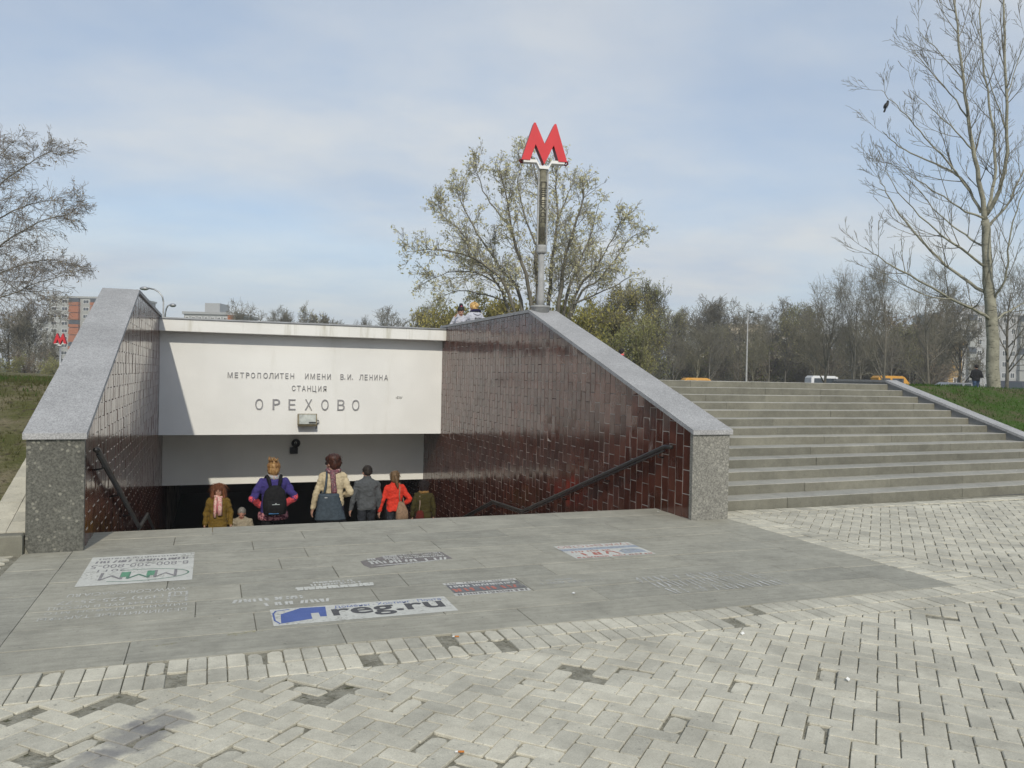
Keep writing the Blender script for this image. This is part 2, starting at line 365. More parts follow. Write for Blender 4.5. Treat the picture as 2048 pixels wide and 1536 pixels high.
# ------------------------------------------------------------------ setting: ground sheet
def build_ground():
    xs = sorted(set([-600,-450,-300,-200,-140,-100,-75,-60,-48,-38,-30,-24,-19,-15,-12,-10,-8.5,-7,-6,-5.2,-4.5,-4,-3.5,-3,-2.6,-2.2,-1.95,-1.7,-1.46,-1.40,0.5,2.5,4.5,5.57,
        5.62,7,8.5,10,11.5,13,13.98,14.02,14.4,15,15.6,16.3,17,18,19,20.5,22,24,26,28,31,34,38,43,50,60,75,95,120,160,220,320,450,600]))
    ys = sorted(set([-60,-30,-12,-4,0,2,4,6,7.4,7.855,7.865,8.2,8.6,8.65,9,9.5,10,10.5,11,11.5,12,12.5,12.88,12.92,13.1,13.3,13.49,13.51,14,14.5,15,15.7,16.5,17.3,18.2,19.2,20.2,21.5,23,24.5,26,28,30,33,36,40,45,50,56,63,72,85,100,125,160,220,320,450,600]))
    V = [(x, y, terr(x, y)) for y in ys for x in xs]; n = len(xs); fs = []; ms = []
    for j in range(len(ys)-1):
        for i in range(n-1):
            cx, cy = (xs[i]+xs[i+1])/2, (ys[j]+ys[j+1])/2
            if XLL < cx < 5.6 and 8.0 < cy < 24: continue
            fs.append((j*n+i, j*n+i+1, (j+1)*n+i+1, (j+1)*n+i))
            vd = view_depth(cx, cy)
            if cy < 8.6 and cx > XLL or cy < 7.86: ms.append(0)
            elif cx < XLL+0.03 and vd < 24: ms.append(2)
            elif 5.6 < cx < 14 and cy < 24: ms.append(3)
            else: ms.append(1)
    me = bpy.data.meshes.new('ground'); me.from_pydata(V, [], fs)
    for k in ('dirt', 'grass', 'bank', 'asphalt'): me.materials.append(M[k])
    me.polygons.foreach_set('material_index', ms); me.update()
    return tag(link('ground', me), kind='structure')
ground = build_ground()
# road beyond the trees
def along(depth, lat, z=0.0):
    """point at a distance along the view axis and an offset to its right"""
    return Vector((CF[0]*depth+CR[0]*lat, CF[1]*depth+CR[1]*lat, z))
mb = MB(); mb.add([along(74, -300, -0.36), along(74, 300, -0.36), along(88, 300, -0.36), along(88, -300, -0.36)], [(0, 1, 2, 3)])
tag(mb.build('road', M['asphalt']), kind='structure')

# ------------------------------------------------------------------ setting: herringbone pavers
plaza = thing('plaza_pavement', None, None); tag(plaza, kind='structure')
PW, PL, JG = 0.1, 0.2, 0.0027
def brick_poly(rng, chip=0.0, L=PL, W=PW):
    """top outline of one worn paver, 8 corners, centred"""
    a, b = L/2-JG, W/2-JG; out = []
    for sx, sy in ((1, -1), (1, 1), (-1, 1), (-1, -1)):
        c1 = rng.uniform(0.003, 0.015)+chip*rng.uniform(0, 0.035); c2 = rng.uniform(0.003, 0.013)+chip*rng.uniform(0, 0.025)
        ex, ey = sx*(a-chip*rng.uniform(0, 0.012)), sy*(b-chip*rng.uniform(0, 0.012))
        p1, p2 = (ex-sx*c1, ey), (ex, ey-sy*c2)
        out += [p1, p2] if sx*sy > 0 and False else ([p1, p2] if (sx, sy) in ((1, 1), (-1, -1)) else [p2, p1])
    out.sort(key=lambda p: math.atan2(p[1], p[0]))
    return out
def paver_geo(poly, z=0.0, bev=0.004, depth=0.045):
    n = len(poly); cx = sum(p[0] for p in poly)/n; cy = sum(p[1] for p in poly)/n
    V = []
    for (k, dz) in ((1, 0), (0, -bev), (0, -depth)):
        for p in poly:
            dx_, dy_ = p[0]-cx, p[1]-cy; d = math.hypot(dx_, dy_) or 1; s = (d-bev*1.2)/d if k else 1
            V.append((cx+dx_*s, cy+dy_*s, z+dz))
    Fc = [tuple(range(n))]+[(n+i, n+(i+1) % n, (i+1) % n, i) for i in range(n)]+[(2*n+i, 2*n+(i+1) % n, n+(i+1) % n, n+i) for i in range(n)]
    return V, Fc
def clip(poly, nx, ny, c):
    """keep nx*x+ny*y<=c"""
    out = []
    for i in range(len(poly)):
        p, q = poly[i], poly[(i+1) % len(poly)]; dp, dq = nx*p[0]+ny*p[1]-c, nx*q[0]+ny*q[1]-c
        if dp <= 0: out.append(p)
        if dp*dq < 0: t = dp/(dp-dq); out.append((p[0]+(q[0]-p[0])*t, p[1]+(q[1]-p[1])*t))
    return out
def area(poly): return abs(sum(poly[i][0]*poly[(i+1) % len(poly)][1]-poly[(i+1) % len(poly)][0]*poly[i][1] for i in range(len(poly))))/2
def build_pavers():
    rng = random.Random(3)
    items = []     # (cx, cy, angle, fullrect?, polygon world)
    Yb = Y_SLAB-0.410; Xb = XRR+0.420; Yt = 8.12; XLp = -1.50
    c45 = math.cos(R(45))
    for i in range(-60, 175):
        for j in range(-60, 175):
            k = (i-j) % 4
            if k == 0: c, ang = ((i+1)*PW, (j+0.5)*PW), 0.0
            elif k == 3: c, ang = ((i+0.5)*PW, (j+1)*PW), R(90)
            else: continue
            x, y = c45*(c[0]-c[1])+0.03, c45*(c[0]+c[1])+0.02; A = ang+R(45)
            if y < 1.6 or y > 8.3 or x < -4.5 or x > 14.5: continue
            if -1.5 < x < 5.6 and y > Yb+0.15: continue
            u, v = pix((x, y, 0))
            if y < 4 and (v > 1800 or u < -300 or u > 2400): continue
            ca, sa = math.cos(A), math.sin(A); hl, hw = PL/2, PW/2
            cor = [(x+ca*a-sa*b, y+sa*a+ca*b) for a, b in ((-hl,-hw),(hl,-hw),(hl,hw),(-hl,hw))]
            def ok(p): return (p[1] <= Yb) or (p[0] >= Xb and p[1] <= Yt) or (p[0] <= XLp and p[1] <= 7.80)
            if all(ok(p) for p in cor): items.append((x, y, A, None))
            else:
                poly = [(x+ca*a-sa*b, y+sa*a+ca*b) for a, b in brick_poly(rng)]
                if x > Xb-0.15 and y > Yb-0.2:
                    poly = clip(poly, 0, 1, Yt-0.004)
                    poly = clip(poly, -1, 0, -Xb-0.004) if y > Yb+0.0 or x < Xb else poly
                elif x < -1.35 and y > Yb-0.2: poly = clip(clip(poly, 1, 0, XLp-0.004), 0, 1, 7.80)
                else: poly = clip(poly, 0, 1, Yb-0.004)
                if len(poly) >= 3 and area(poly) > 0.0012: items.append((x, y, A, poly))
    # soldier courses round the granite slabs and along the steps
    for row in range(2):
        x = -1.5
        while x < XRR+0.4:
            items.append((x+0.05, Y_SLAB-0.1-0.207*row, R(90), None)); x += 0.1003
        y = Y_SLAB+0.0
        while y < 8.1:
            items.append((XRR+0.11+0.207*row, y+0.05, 0.0, None)); y += 0.1003
    x = XRR+0.02
    while x < 14.2:
        items.append((x+0.05, 8.22+max(0, (x-6)*0.02), R(90), None)); x += 0.1003
    holes = [(370,1352),(1010,1291),(750,1312),(1508,1222),(1470,1250),(650,1388),(690,1385),(625,1400),(250,1398),(205,1412),(165,1418),(40,1440),(10,1432),(1140,1345),(1155,1349),(60,1528),(110,1520),(1880,1236),(890,1282)]
    broken = [(520,1312),(780,1310),(905,1290),(960,1275),(300,1345),(90,1350),(640,1380),(720,1395),(880,1487),(1650,1475),(840,1480),(1000,1275),(1260,1345),(320,1330),(1040,1300),(1490,1233),(990,1530),(1000,1525),(280,1490),(1340,1440),(230,1400),(560,1312)]
    hp = [at_ground(*h) for h in holes]; bp = [at_ground(*h) for h in broken]
    gone = set(); brk = {}
    for p in hp: gone.add(min(range(len(items)), key=lambda t: (items[t][0]-p.x)**2+(items[t][1]-p.y)**2))
    for p in bp: brk[min(range(len(items)), key=lambda t: (items[t][0]-p.x)**2+(items[t][1]-p.y)**2)] = 1
    seen = []
    for t, it in enumerate(items):
        u, v = pix((it[0], it[1], 0))
        if it[3] is None and t not in gone and -30 < u < 2078 and 768 < v < 1560: seen.append((depth_of((it[0], it[1], 0)), t))
    seen.sort(); near = set(t for _, t in seen[:300])
    variants = []
    for k in range(9):
        V, Fc = paver_geo(brick_poly(rng, 0 if k < 6 else 1.0)); m = MB(); m.add(V, Fc); variants.append(m.mesh('paver', M['paver_o']))
    AV = []; AF = MB(); AR = []
    for t, it in enumerate(items):
        if t in gone: continue
        b = t in brk or rng.random() < (0.05 if it[0] < 2.2 else 0.02)
        if t in near:
            o = link('paver', variants[rng.randrange(6, 9) if b else rng.randrange(6)], plaza)
            o.location = (it[0], it[1], rng.uniform(-0.004, 0.001)-(0.006 if b else 0)); o.rotation_euler = (rng.gauss(0, 0.008), rng.gauss(0, 0.008), it[2]+rng.gauss(0, 0.008)+rng.choice((0, math.pi)))
        else:
            poly = it[3]
            if poly is None:
                A = it[2]+rng.gauss(0, 0.008); ca, sa = math.cos(A), math.sin(A)
                poly = [(it[0]+ca*a-sa*c, it[1]+sa*a+ca*c) for a, c in brick_poly(rng, 1.0 if b else 0)]
            V, Fc = paver_geo(poly, rng.uniform(-0.005, 0.001)); AF.add(V, Fc); AR += [rng.random()]*len(V)
    me = AF.mesh('paver_field', M['paver_a']); at = me.attributes.new('rnd', 'FLOAT', 'POINT')
    if len(AR) == len(me.vertices): at.data.foreach_set('value', AR)
    tag(link('paver_field', me, plaza), kind='stuff')
build_pavers()

# ------------------------------------------------------------------ setting: granite slabs in front of the stairs
slabs = thing('slab_pavement', None, None); tag(slabs, kind='structure')
def build_slabs():
    rng = random.Random(11); g = 0.002
    anchors = [0.775, 0.285, 1.13, 1.42, 0.957, 1.70, 0.81, 1.645, 0.864, 1.30]
    for k in range(10):
        y0 = Y_SLAB+0.39*k; xs = [-1.10, 5.14]; x = anchors[k]
        while x > -0.85: xs.append(x); x -= rng.uniform(1.13, 1.27)
        x = anchors[k]+rng.uniform(1.13, 1.22)
        while x < 4.9: xs.append(x); x += rng.uniform(1.13, 1.27)
        xs.sort()
        for a, b in zip(xs[:-1], xs[1:]):
            z = rng.uniform(-0.002, 0.001); m = MB(); m.box(-(b-a)/2+g, (b-a)/2-g, -0.195+g, 0.195-g, -0.07, z, bev=0.003)
            o = m.build('slab', M['slab'], slabs); o.location = ((a+b)/2, y0+0.195, 0)
    for x0, x1, cuts in ((5.14, XRR, [4.79, 5.53, 6.62, 7.3, 7.85]), (XLL-0.02, -1.10, [4.79, 5.25, 6.4, 7.2, 7.85])):
        for a, b in zip(cuts[:-1], cuts[1:]):
            m = MB(); m.box(-(x1-x0)/2+g, (x1-x0)/2-g, -(b-a)/2+g, (b-a)/2-g, -0.07, rng.uniform(-0.002, 0.0), bev=0.003)
            o = m.build('slab', M['slab'], slabs); o.location = ((x0+x1)/2, (a+b)/2, 0)
build_slabs()

# ------------------------------------------------------------------ setting: stairs going down into the station
def floor_z(y):
    if y < Y_EDGE: return 0.0
    if y < 12.59: return -0.13*(1+int((y-Y_EDGE)/0.39))
    if y < 14.30: return -1.43
    return max(-3.25, -1.43-0.13*(1+int((y-14.30)/0.39)))
down = thing('descending_stairs', None, None); tag(down, kind='structure')
def build_down():
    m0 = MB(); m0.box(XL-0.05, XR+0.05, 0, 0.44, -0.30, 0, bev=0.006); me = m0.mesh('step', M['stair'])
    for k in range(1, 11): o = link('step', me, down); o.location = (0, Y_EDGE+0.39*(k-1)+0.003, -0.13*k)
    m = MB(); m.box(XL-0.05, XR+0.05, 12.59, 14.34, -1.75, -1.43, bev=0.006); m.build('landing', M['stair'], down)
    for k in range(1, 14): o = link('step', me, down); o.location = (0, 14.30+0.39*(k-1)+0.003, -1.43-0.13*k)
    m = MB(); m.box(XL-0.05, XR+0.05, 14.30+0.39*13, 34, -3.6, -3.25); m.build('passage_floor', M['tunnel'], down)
build_down()

# ------------------------------------------------------------------ the two tiled stairwell walls
def wall_top(y): return Z_PIL+(Z_APEX-Z_PIL)*min(1, max(0, (y-YP)/(Y_APEX-YP)))
def stair_wall(side, label):
    left = side < 0
    xi, xo = (XL, XLL) if left else (XR, XRR); s = -1 if left else 1      # s: outward
    w = thing('stairwell_wall', label, 'wall', ((xi+xo)/2, YP, 0)); ox, oy = (xi+xo)/2, YP
    gap = 0.0045; core = [(YP+0.06, -0.3), (YP+0.06, Z_PIL-0.02), (Y_APEX, Z_APEX-0.055), (19.2, Z_APEX-0.055), (19.2, 1.86), (20.6, 1.86), (20.6, -1.2), (34, -1.2), (34, -4.0), (13, -4.0)]
    m = MB(); a, b = sorted((xi+s*gap-ox, xo-ox)); m.prism([(y-oy, z) for y, z in core], a, b); m.build('core', M['grout'], w)
    m = MB(); a, b = sorted((xi-s*0.012-ox, xo+s*0.004-ox)); m.box(a, b, 0, 0.058, -0.06, Z_PIL-0.05, bev=0.004)
    m.build('front_slab', M['pillar_l' if left else 'pillar_r'], w)
    # coping: slabs along the slope and the level top
    path = [(YP-0.035, wall_top(YP)-0.012)]+[(YP+(Y_APEX-YP)*t, wall_top(YP+(Y_APEX-YP)*t)) for t in (0.24, 0.50, 0.76)]+[(Y_APEX, Z_APEX), (14.8, Z_APEX), (16.6, Z_APEX), (18.75, Z_APEX)]
    a, b = sorted((xi-s*0.03-ox, xo+s*0.03-ox)); th = 0.052
    for (y0, z0), (y1, z1) in zip(path[:-1], path[1:]):
        m = MB(); e = 0.004; m.prism([(y0+e-oy, z0-th), (y1-e-oy, z1-th), (y1-e-oy, z1), (y0+e-oy, z0)], a, b); m.build('coping_slab', M['coping'], w)
    # tiles
    TW, TH, g = 0.155, 0.275, 0.009; rng = random.Random(5+side); tiles = []
    c = 0; y = YP+0.065
    while y < 22.5:
        zt = max(wall_top(y), wall_top(y+TW))-0.056; zb0 = floor_z(y+0.4)-0.35
        if y > 19.0: zt = min(zt, -0.4 if y > 20.4 else 0.4)
        z = -4.4+(TH/2 if c % 2 else 0)
        while z < zt:
            if z+TH > zb0:
                z1 = min(z+TH, zt)
                if z1-z > 0.03: tiles.append((y, z, z1))
            z += TH
        y += TW; c += 1
    full = [t for t in tiles if t[2]-t[1] > TH-0.001 and t[2] < wall_top(t[0])-0.06]
    def shown(t):
        u, v = pix((xi, t[0], t[1]+TH/2)); return -10 < u < 2058 and t[1]+TH/2 > floor_z(t[0])-0.1 and (v < 1062-0.035*(u-165))
    near = set(sorted([t for t in full if shown(t)], key=lambda t: t[0])[:0 if left else 300])
    variants = []
    for k in range(5):
        m = MB(); b_ = 0.0025; hw, hh = TW/2-0.006, TH/2-g/2; tx, tz = rng.gauss(0, 0.0009)*(0.4 if left else 1), rng.gauss(0, 0.0012)*(0.6 if left else 1)
        outer = [(-hw, -hh), (hw, -hh), (hw, hh), (-hw, hh)]; V = [(s*gap, p[0], p[1]) for p in outer]
        V += [(s*b_, p[0], p[1]) for p in outer]
        V += [(tx*p[0]/hw+tz*p[1]/hh, p[0]*(1-b_/hw), p[1]*(1-b_/hh)) for p in outer]
        fs = [(8, 9, 10, 11)]+[(4+i, 4+(i+1) % 4, 8+(i+1) % 4, 8+i) for i in range(4)]+[(i, (i+1) % 4, 4+(i+1) % 4, 4+i) for i in range(4)]
        if s > 0: fs = [tuple(reversed(f)) for f in fs]
        m.add(V, fs); variants.append((V, fs, m.mesh('tile', M['tile_o'])))
    field = MB(); rr = []
    for t in tiles:
        dxx = rng.uniform(-0.0025, 0.0025)
        if t in near:
            o = link('tile', variants[rng.randrange(5)][2], w); o.location = (xi-ox+dxx, t[0]+TW/2-oy, t[1]+TH/2)
        else:
            V, fs, _ = variants[rng.randrange(5)]; k = (t[2]-t[1])/TH
            zc_ = lambda yy, zz: zz if t[2] < wall_top(t[0])-0.06 else min(zz, wall_top(yy)-0.057)
            field.add([(v[0]+xi-ox+dxx, v[1]+t[0]+TW/2-oy, zc_(v[1]+t[0]+TW/2, v[2]*k+(t[1]+t[2])/2)) for v in V], fs); rr += [rng.random()]*len(V)
    me = field.mesh('tile_field', M['tile_a'])
    at = me.attributes.new('rnd', 'FLOAT', 'POINT')
    if len(rr) == len(me.vertices): at.data.foreach_set('value', rr)
    tag(link('tile_field', me, w), kind='stuff')
    return w
stair_wall(-1, 'tiled stairwell wall on the left with dark granite front and sloping coping')
stair_wall(1, 'maroon tiled stairwell wall on the right carrying the metro sign')

# ------------------------------------------------------------------ white portal over the stairs
def text_geo(s, size, extrude=0.0, res=3, bold=0.0):
    c = bpy.data.curves.new('lettering', 'FONT'); c.body = s; c.size = size; c.extrude = extrude; c.resolution_u = res; c.offset = bold
    o = bpy.data.objects.new('lettering', c); me = bpy.data.meshes.new_from_object(o)
    bpy.data.objects.remove(o); bpy.data.curves.remove(c)
    V = np.zeros(len(me.vertices)*3, np.float32); me.vertices.foreach_get('co', V); V = V.reshape(-1, 3)
    Fc = [tuple(p.vertices) for p in me.polygons]; bpy.data.meshes.remove(me); return V, Fc
def fit_text(s, x0, x1, y0, y1, extrude=0.0, bold=0.0):
    """text stretched into a box in its own plane"""
    V, Fc = text_geo(s.replace('Р', 'P'), 1.0, extrude)
    lo, hi = V.min(0), V.max(0); V = V.copy()
    V[:, 0] = x0+(V[:, 0]-lo[0])/(hi[0]-lo[0])*(x1-x0); V[:, 1] = y0+(V[:, 1]-lo[1])/max(1e-6, hi[1]-lo[1])*(y1-y0)
    return V, Fc
def build_portal():
    p = thing('station_portal', 'white plastered metro entrance portal with raised grey lettering across the stairs', 'portal', (2.05, Y_FASC, 0)); oy = Y_FASC; ox = 2.05
    def bx(name, mat, *b, bev=0.0):
        m = MB(); m.box(b[0]-ox, b[1]-ox, b[2]-oy, b[3]-oy, b[4], b[5], bev=bev); return m.build(name, M[mat], p)
    cuts = [XL+0.002, 0.62, 1.55, 2.45, 3.30, 4.18, XR-0.002]
    for a, b in zip(cuts[:-1], cuts[1:]): bx('beam_panel', 'beam', a+0.001, b-0.001, Y_BEAM, 18.75, Z_BB, Z_BT-0.03, bev=0.006)
    bx('beam_flashing', 'galv', XL+0.004, XR-0.004, Y_BEAM-0.03, 18.80, Z_BT-0.029, Z_BT)
    bx('fascia', 'fascia', XL+0.003, XR-0.003, Y_FASC, 18.86, Z_FB, Z_BB-0.002)
    bx('soffit', 'panel', XL+0.003, XR-0.003, 18.862, Y_PAN-0.002, Z_FB+0.03, Z_FB+0.2)
    bx('lower_panel', 'panel', XL+0.003, XR-0.003, Y_PAN, 20.42, Z_PB, Z_FB+0.19)
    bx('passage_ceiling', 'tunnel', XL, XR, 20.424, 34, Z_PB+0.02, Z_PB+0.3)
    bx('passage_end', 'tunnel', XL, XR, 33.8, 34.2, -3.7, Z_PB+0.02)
    bx('roof_deck', 'roof', XLL, XRR, 18.87, 24.2, 1.9, 2.28)
    def letters(txt, spans, v0, v1, ext):
        for ch, (a, b) in zip(txt, spans):
            ua, ub = 440+a/5.12, 440+b/5.12; vm = v0[0]+(v0[1]-v0[0])*((a-spans[0][0])/max(1, spans[-1][1]-spans[0][0])); vh = v1
            A = at_y(ua, vm, Y_FASC); B = at_y(ub, vm, Y_FASC); zt = at_y(ua, vm-vh, Y_FASC).z
            z0 = A.z
            if ch == 'Ц': z0 -= 0.035
            if ch == '.': zt = z0+0.03
            V, Fc = fit_text(ch, A.x, B.x, z0, zt, 0.012)
            m = MB(); m.add([(v[0]-ox, -0.010-v[2]-0.001, v[1]) for v in V], Fc); m.build('letter', M['letter'], p)
    letters('МЕТРОПОЛИТЕНИМЕНИВ.И.ЛЕНИНА', [(78,128),(150,185),(205,245),(265,300),(317,358),(383,418),(443,488),(500,545),(560,600),(612,652),(668,700),(720,758),
        (870,905),(925,970),(992,1025),(1043,1078),(1098,1133),(1232,1265),(1274,1281),(1305,1340),(1352,1359),(1425,1465),(1480,1510),(1530,1562),(1580,1612),(1630,1662),(1680,1718)], (755, 760.5), 10.8, 0.01)
    letters('СТАНЦИЯ', [(735,772),(787,825),(838,877),(893,930),(945,985),(1005,1037),(1055,1088)], (781.3, 782.6), 10.6, 0.01)
    letters('ОРЕХОВО', [(360,440),(537,615),(700,772),(868,942),(1035,1110),(1200,1275),(1350,1425)], (819, 821), 21.5, 0.01)
    # small scribble
    rng = random.Random(4); m = MB(); A = at_y(793, 796, Y_FASC)
    for k in range(4):
        pts = [(A.x-ox+k*0.035+rng.uniform(-0.02, 0.03), -0.004, A.z+rng.uniform(-0.03, 0.05)) for _ in range(5)]; m.tube(pts, 0.004, 4)
    m.build('scribble', M['dark'], p)
build_portal()
def build_floodlight():
    c = at_y(613, 839, Y_FASC); o = thing('floodlight', 'tarnished rectangular floodlight fixed below the station name on the white fascia', 'floodlight', (c.x, Y_FASC, c.z-0.14))
    m = MB(); m.prism([(-0.05, 0.03), (-0.20, 0.0), (-0.225, 0.05), (-0.20, 0.28), (-0.05, 0.26)], -0.205, 0.205); m.build('housing', M['brassy'], o)
    m = MB(); m.prism([(-0.232, 0.055), (-0.226, 0.052), (-0.203, 0.262), (-0.209, 0.265)], -0.18, 0.18); gl = m.build('glass', M['lampglass'], o)
    m = MB(); m.prism([(-0.236, 0.065), (-0.232, 0.063), (-0.228, 0.10), (-0.232, 0.10)], 0.03, 0.18); m.build('baffle', M['dark'], gl)
    for sx in (-1, 1):
        m = MB(); m.box(sx*0.14-0.02, sx*0.14+0.02, -0.06, 0, 0.08, 0.2); m.build('bracket', M['brassy'], o)
    m = MB(); m.tube([(0.2, -0.10, 0.10), (0.25, -0.09, 0.13), (0.27, -0.05, 0.08), (0.23, -0.012, 0.03), (0.21, -0.012, -0.07)], 0.008, 6); m.build('cable', M['dark'], o)
build_floodlight()
def build_speaker():
    c = at_y(589, 892, Y_PAN-0.12); o = thing('loudspeaker', 'small black horn loudspeaker and box fixed to the lower panel above the stairs', 'loudspeaker', (c.x, Y_PAN, c.z))
    m = MB(); n = 18; prof = [(0.045, 0.0), (0.05, -0.04), (0.10, -0.12), (0.105, -0.125), (0.09, -0.118), (0.035, -0.03)]
    V = [(0.03+r*math.cos(2*math.pi*k/n), y-0.02, 0.07+r*math.sin(2*math.pi*k/n)) for r, y in prof for k in range(n)]
    m.add(V, [(i*n+k, i*n+(k+1) % n, (i+1)*n+(k+1) % n, (i+1)*n+k) for i in range(len(prof)-1) for k in range(n)], smooth=True); m.build('horn', M['dark'], o)
    m = MB(); m.box(-0.10, 0.08, -0.14, -0.003, -0.19, -0.035, bev=0.01); m.build('housing', M['dark'], o)
    m = MB(); m.tube([(0.03, -0.01, 0.07), (0.03, -0.06, 0.02), (0.0, -0.06, -0.05)], 0.012, 6); m.build('bracket', M['dark'], o)
build_speaker()

# ------------------------------------------------------------------ hand rails
def handrail(x, label, s):
    o = thing('handrail', label, 'handrail', (x, 8.2, 0), group='stairwell handrails'); pts = [(8.20, 0.80), (8.36, 0.79), (12.95, -0.73), (14.5, -0.80), (19.2, -2.36)]
    if s < 0: pts[0] = (8.02, 0.86); pts[1] = (8.12, 0.85)
    m = MB(); m.tube([(0, y-8.2, z) for y, z in pts], 0.026, 8); m.tube([(0, y-8.2, z-0.045) for y, z in pts[1:]], 0.012, 6); m.build('rail', M['black_metal'], o)
    for y in (8.5, 9.9, 11.3, 12.7, 14.3, 15.7, 17.2, 18.6):
        z = float(np.interp(y, [q[0] for q in pts], [q[1] for q in pts])); m = MB()
        m.tube([(0, y-8.2, z-0.02), (0, y-8.2, z-0.09), (s*0.075, y-8.2, z-0.10)], 0.010, 6); m.build('bracket', M['black_metal'], o)
handrail(XL+0.08, 'black handrail on the left tiled wall, running down into shade', -1)
handrail(XR-0.08, 'black handrail running down the right maroon tiled wall', 1)

# ------------------------------------------------------------------ setting: broad granite steps on the right
def st_pt(lx, ly): return Vector((ST_X0+lx*math.cos(ST_ROT)-ly*math.sin(ST_ROT), ST_Y0+lx*math.sin(ST_ROT)+ly*math.cos(ST_ROT), 0))
def build_steps():
    st = thing('granite_steps', None, None); tag(st, kind='structure'); st.location = (ST_X0, ST_Y0, 0); st.rotation_euler = (0, 0, ST_ROT); rng = random.Random(21)
    LX = ST_X1-ST_X0
    for k in range(1, 14):
        z1 = ST_RISE*k; y0 = ST_TREAD*(k-1); y1 = y0+ST_TREAD+0.06 if k < 13 else y0+1.3; x = -0.08
        if k == 1: x = -0.06
        while x < LX-0.01:
            L = rng.uniform(1.1, 1.9); x1 = min(x+L, LX)
            if LX-x1 < 0.5: x1 = LX
            m = MB(); m.box(-(x1-x)/2+0.002, (x1-x)/2-0.002, 0, y1-y0, -ST_RISE-0.05, 0, bev=0.007)
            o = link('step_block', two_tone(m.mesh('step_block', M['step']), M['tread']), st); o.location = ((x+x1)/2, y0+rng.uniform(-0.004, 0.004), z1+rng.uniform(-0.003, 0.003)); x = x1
    return st
build_steps()
def build_cheek():
    o = thing('cheek_wall', 'low grey granite cheek wall between the broad steps and the green lawn', 'wall', st_pt(ST_X1-ST_X0, 0), ST_ROT)
    sl = ST_RISE/ST_TREAD; th = 0.05; y0, y1, y2 = -0.25, 13*ST_TREAD-0.33, 13*ST_TREAD+1.1; zt = lambda y: 0.20+sl*y
    m = MB(); m.prism([(y0, -0.08), (y2, -0.08), (y2, zt(y1)-th), (y1, zt(y1)-th), (y0, zt(y0)-th)], 0.003, 0.27); m.build('core', M['cheek'], o)
    for a, b in ((y0-0.02, 1.0), (1.0, 2.3), (2.3, 3.5), (3.5, y1)):
        m = MB(); m.prism([(a+0.002, zt(a)-th+0.001), (b-0.002, zt(b)-th+0.001), (b-0.002, zt(b)), (a+0.002, zt(a))], -0.02, 0.29); m.build('coping_slab', M['coping'], o)
    m = MB(); m.prism([(y1, zt(y1)-th+0.001), (y2, zt(y1)-th+0.001), (y2, zt(y1)), (y1, zt(y1))], -0.02, 0.29); m.build('coping_slab', M['cheek'], o)
build_cheek()

# ------------------------------------------------------------------ paved strip and kerb beside the left wall
def build_strip():
    st = thing('side_path', None, None); tag(st, kind='structure'); rng = random.Random(8)
    y = 7.96
    while y < 13.2:
        z0, z1 = 0.155+0.27*(y-7.9), 0.155+0.27*(y+0.198-7.9)
        for a, b in ((-1.80, -1.625), (-1.62, -1.468)):
            m = MB(); m.prism([(y+0.003, z0-0.08), (y+0.195, z1-0.08), (y+0.195, z1), (y+0.003, z0+rng.uniform(-0.004, 0.002))], a, b); m.build('paver', M['paver_o'], st)
        y += 0.2
    for a, b in ((-2.45, -1.47), (-3.45, -2.46), (-4.45, -3.46)):
        m = MB(); m.box(a, b, 7.80, 7.95, -0.05, 0.165, bev=0.012); m.build('kerb_stone', M['step'], st)
build_strip()

# ------------------------------------------------------------------ grass
def grass(name, label_kind, zone, n, hgt, mats, seed):
    rng = np.random.default_rng(seed); V = []; Q = []; cnt = 0
    while cnt < n:
        x = rng.uniform(zone[0], zone[1]); y = rng.uniform(zone[2], zone[3])
        if mnoise.noise(Vector((x*0.8, y*0.8, seed))) < zone[4]: 
            if rng.random() > 0.08: cnt += 0.25; continue
        z = terr(x, y)-0.01; a = rng.uniform(0, 2*math.pi); w = 0.006+0.006*rng.random(); h = hgt*(0.5+rng.random()); lx, ly = rng.normal(0, h*0.35, 2)
        c, s = math.cos(a)*w, math.sin(a)*w; b = len(V)
        V += [(x-c, y-s, z), (x+c, y+s, z), (x+lx, y+ly, z+h)]; Q.append((b, b+1, b+2)); cnt += 1
    return tag(link(name, arr_mesh(name, V, Q, mats)), kind='stuff')
grass('lawn_grass', 'stuff', (14.1, 30, 9.0, 24, -0.9), 60000, 0.055, M['blade'], 1)
grass('lawn_dry_grass', 'stuff', (14.1, 30, 9.0, 24, 0.15), 14000, 0.05, M['blade_dry'], 9)
grass('bank_grass', 'stuff', (-9, -1.9, 8.0, 22, 0.02), 26000, 0.05, M['blade_dry'], 2)
grass('bank_green_grass', 'stuff', (-9, -2.1, 9.5, 22, 0.16), 11000, 0.05, M['blade'], 5)

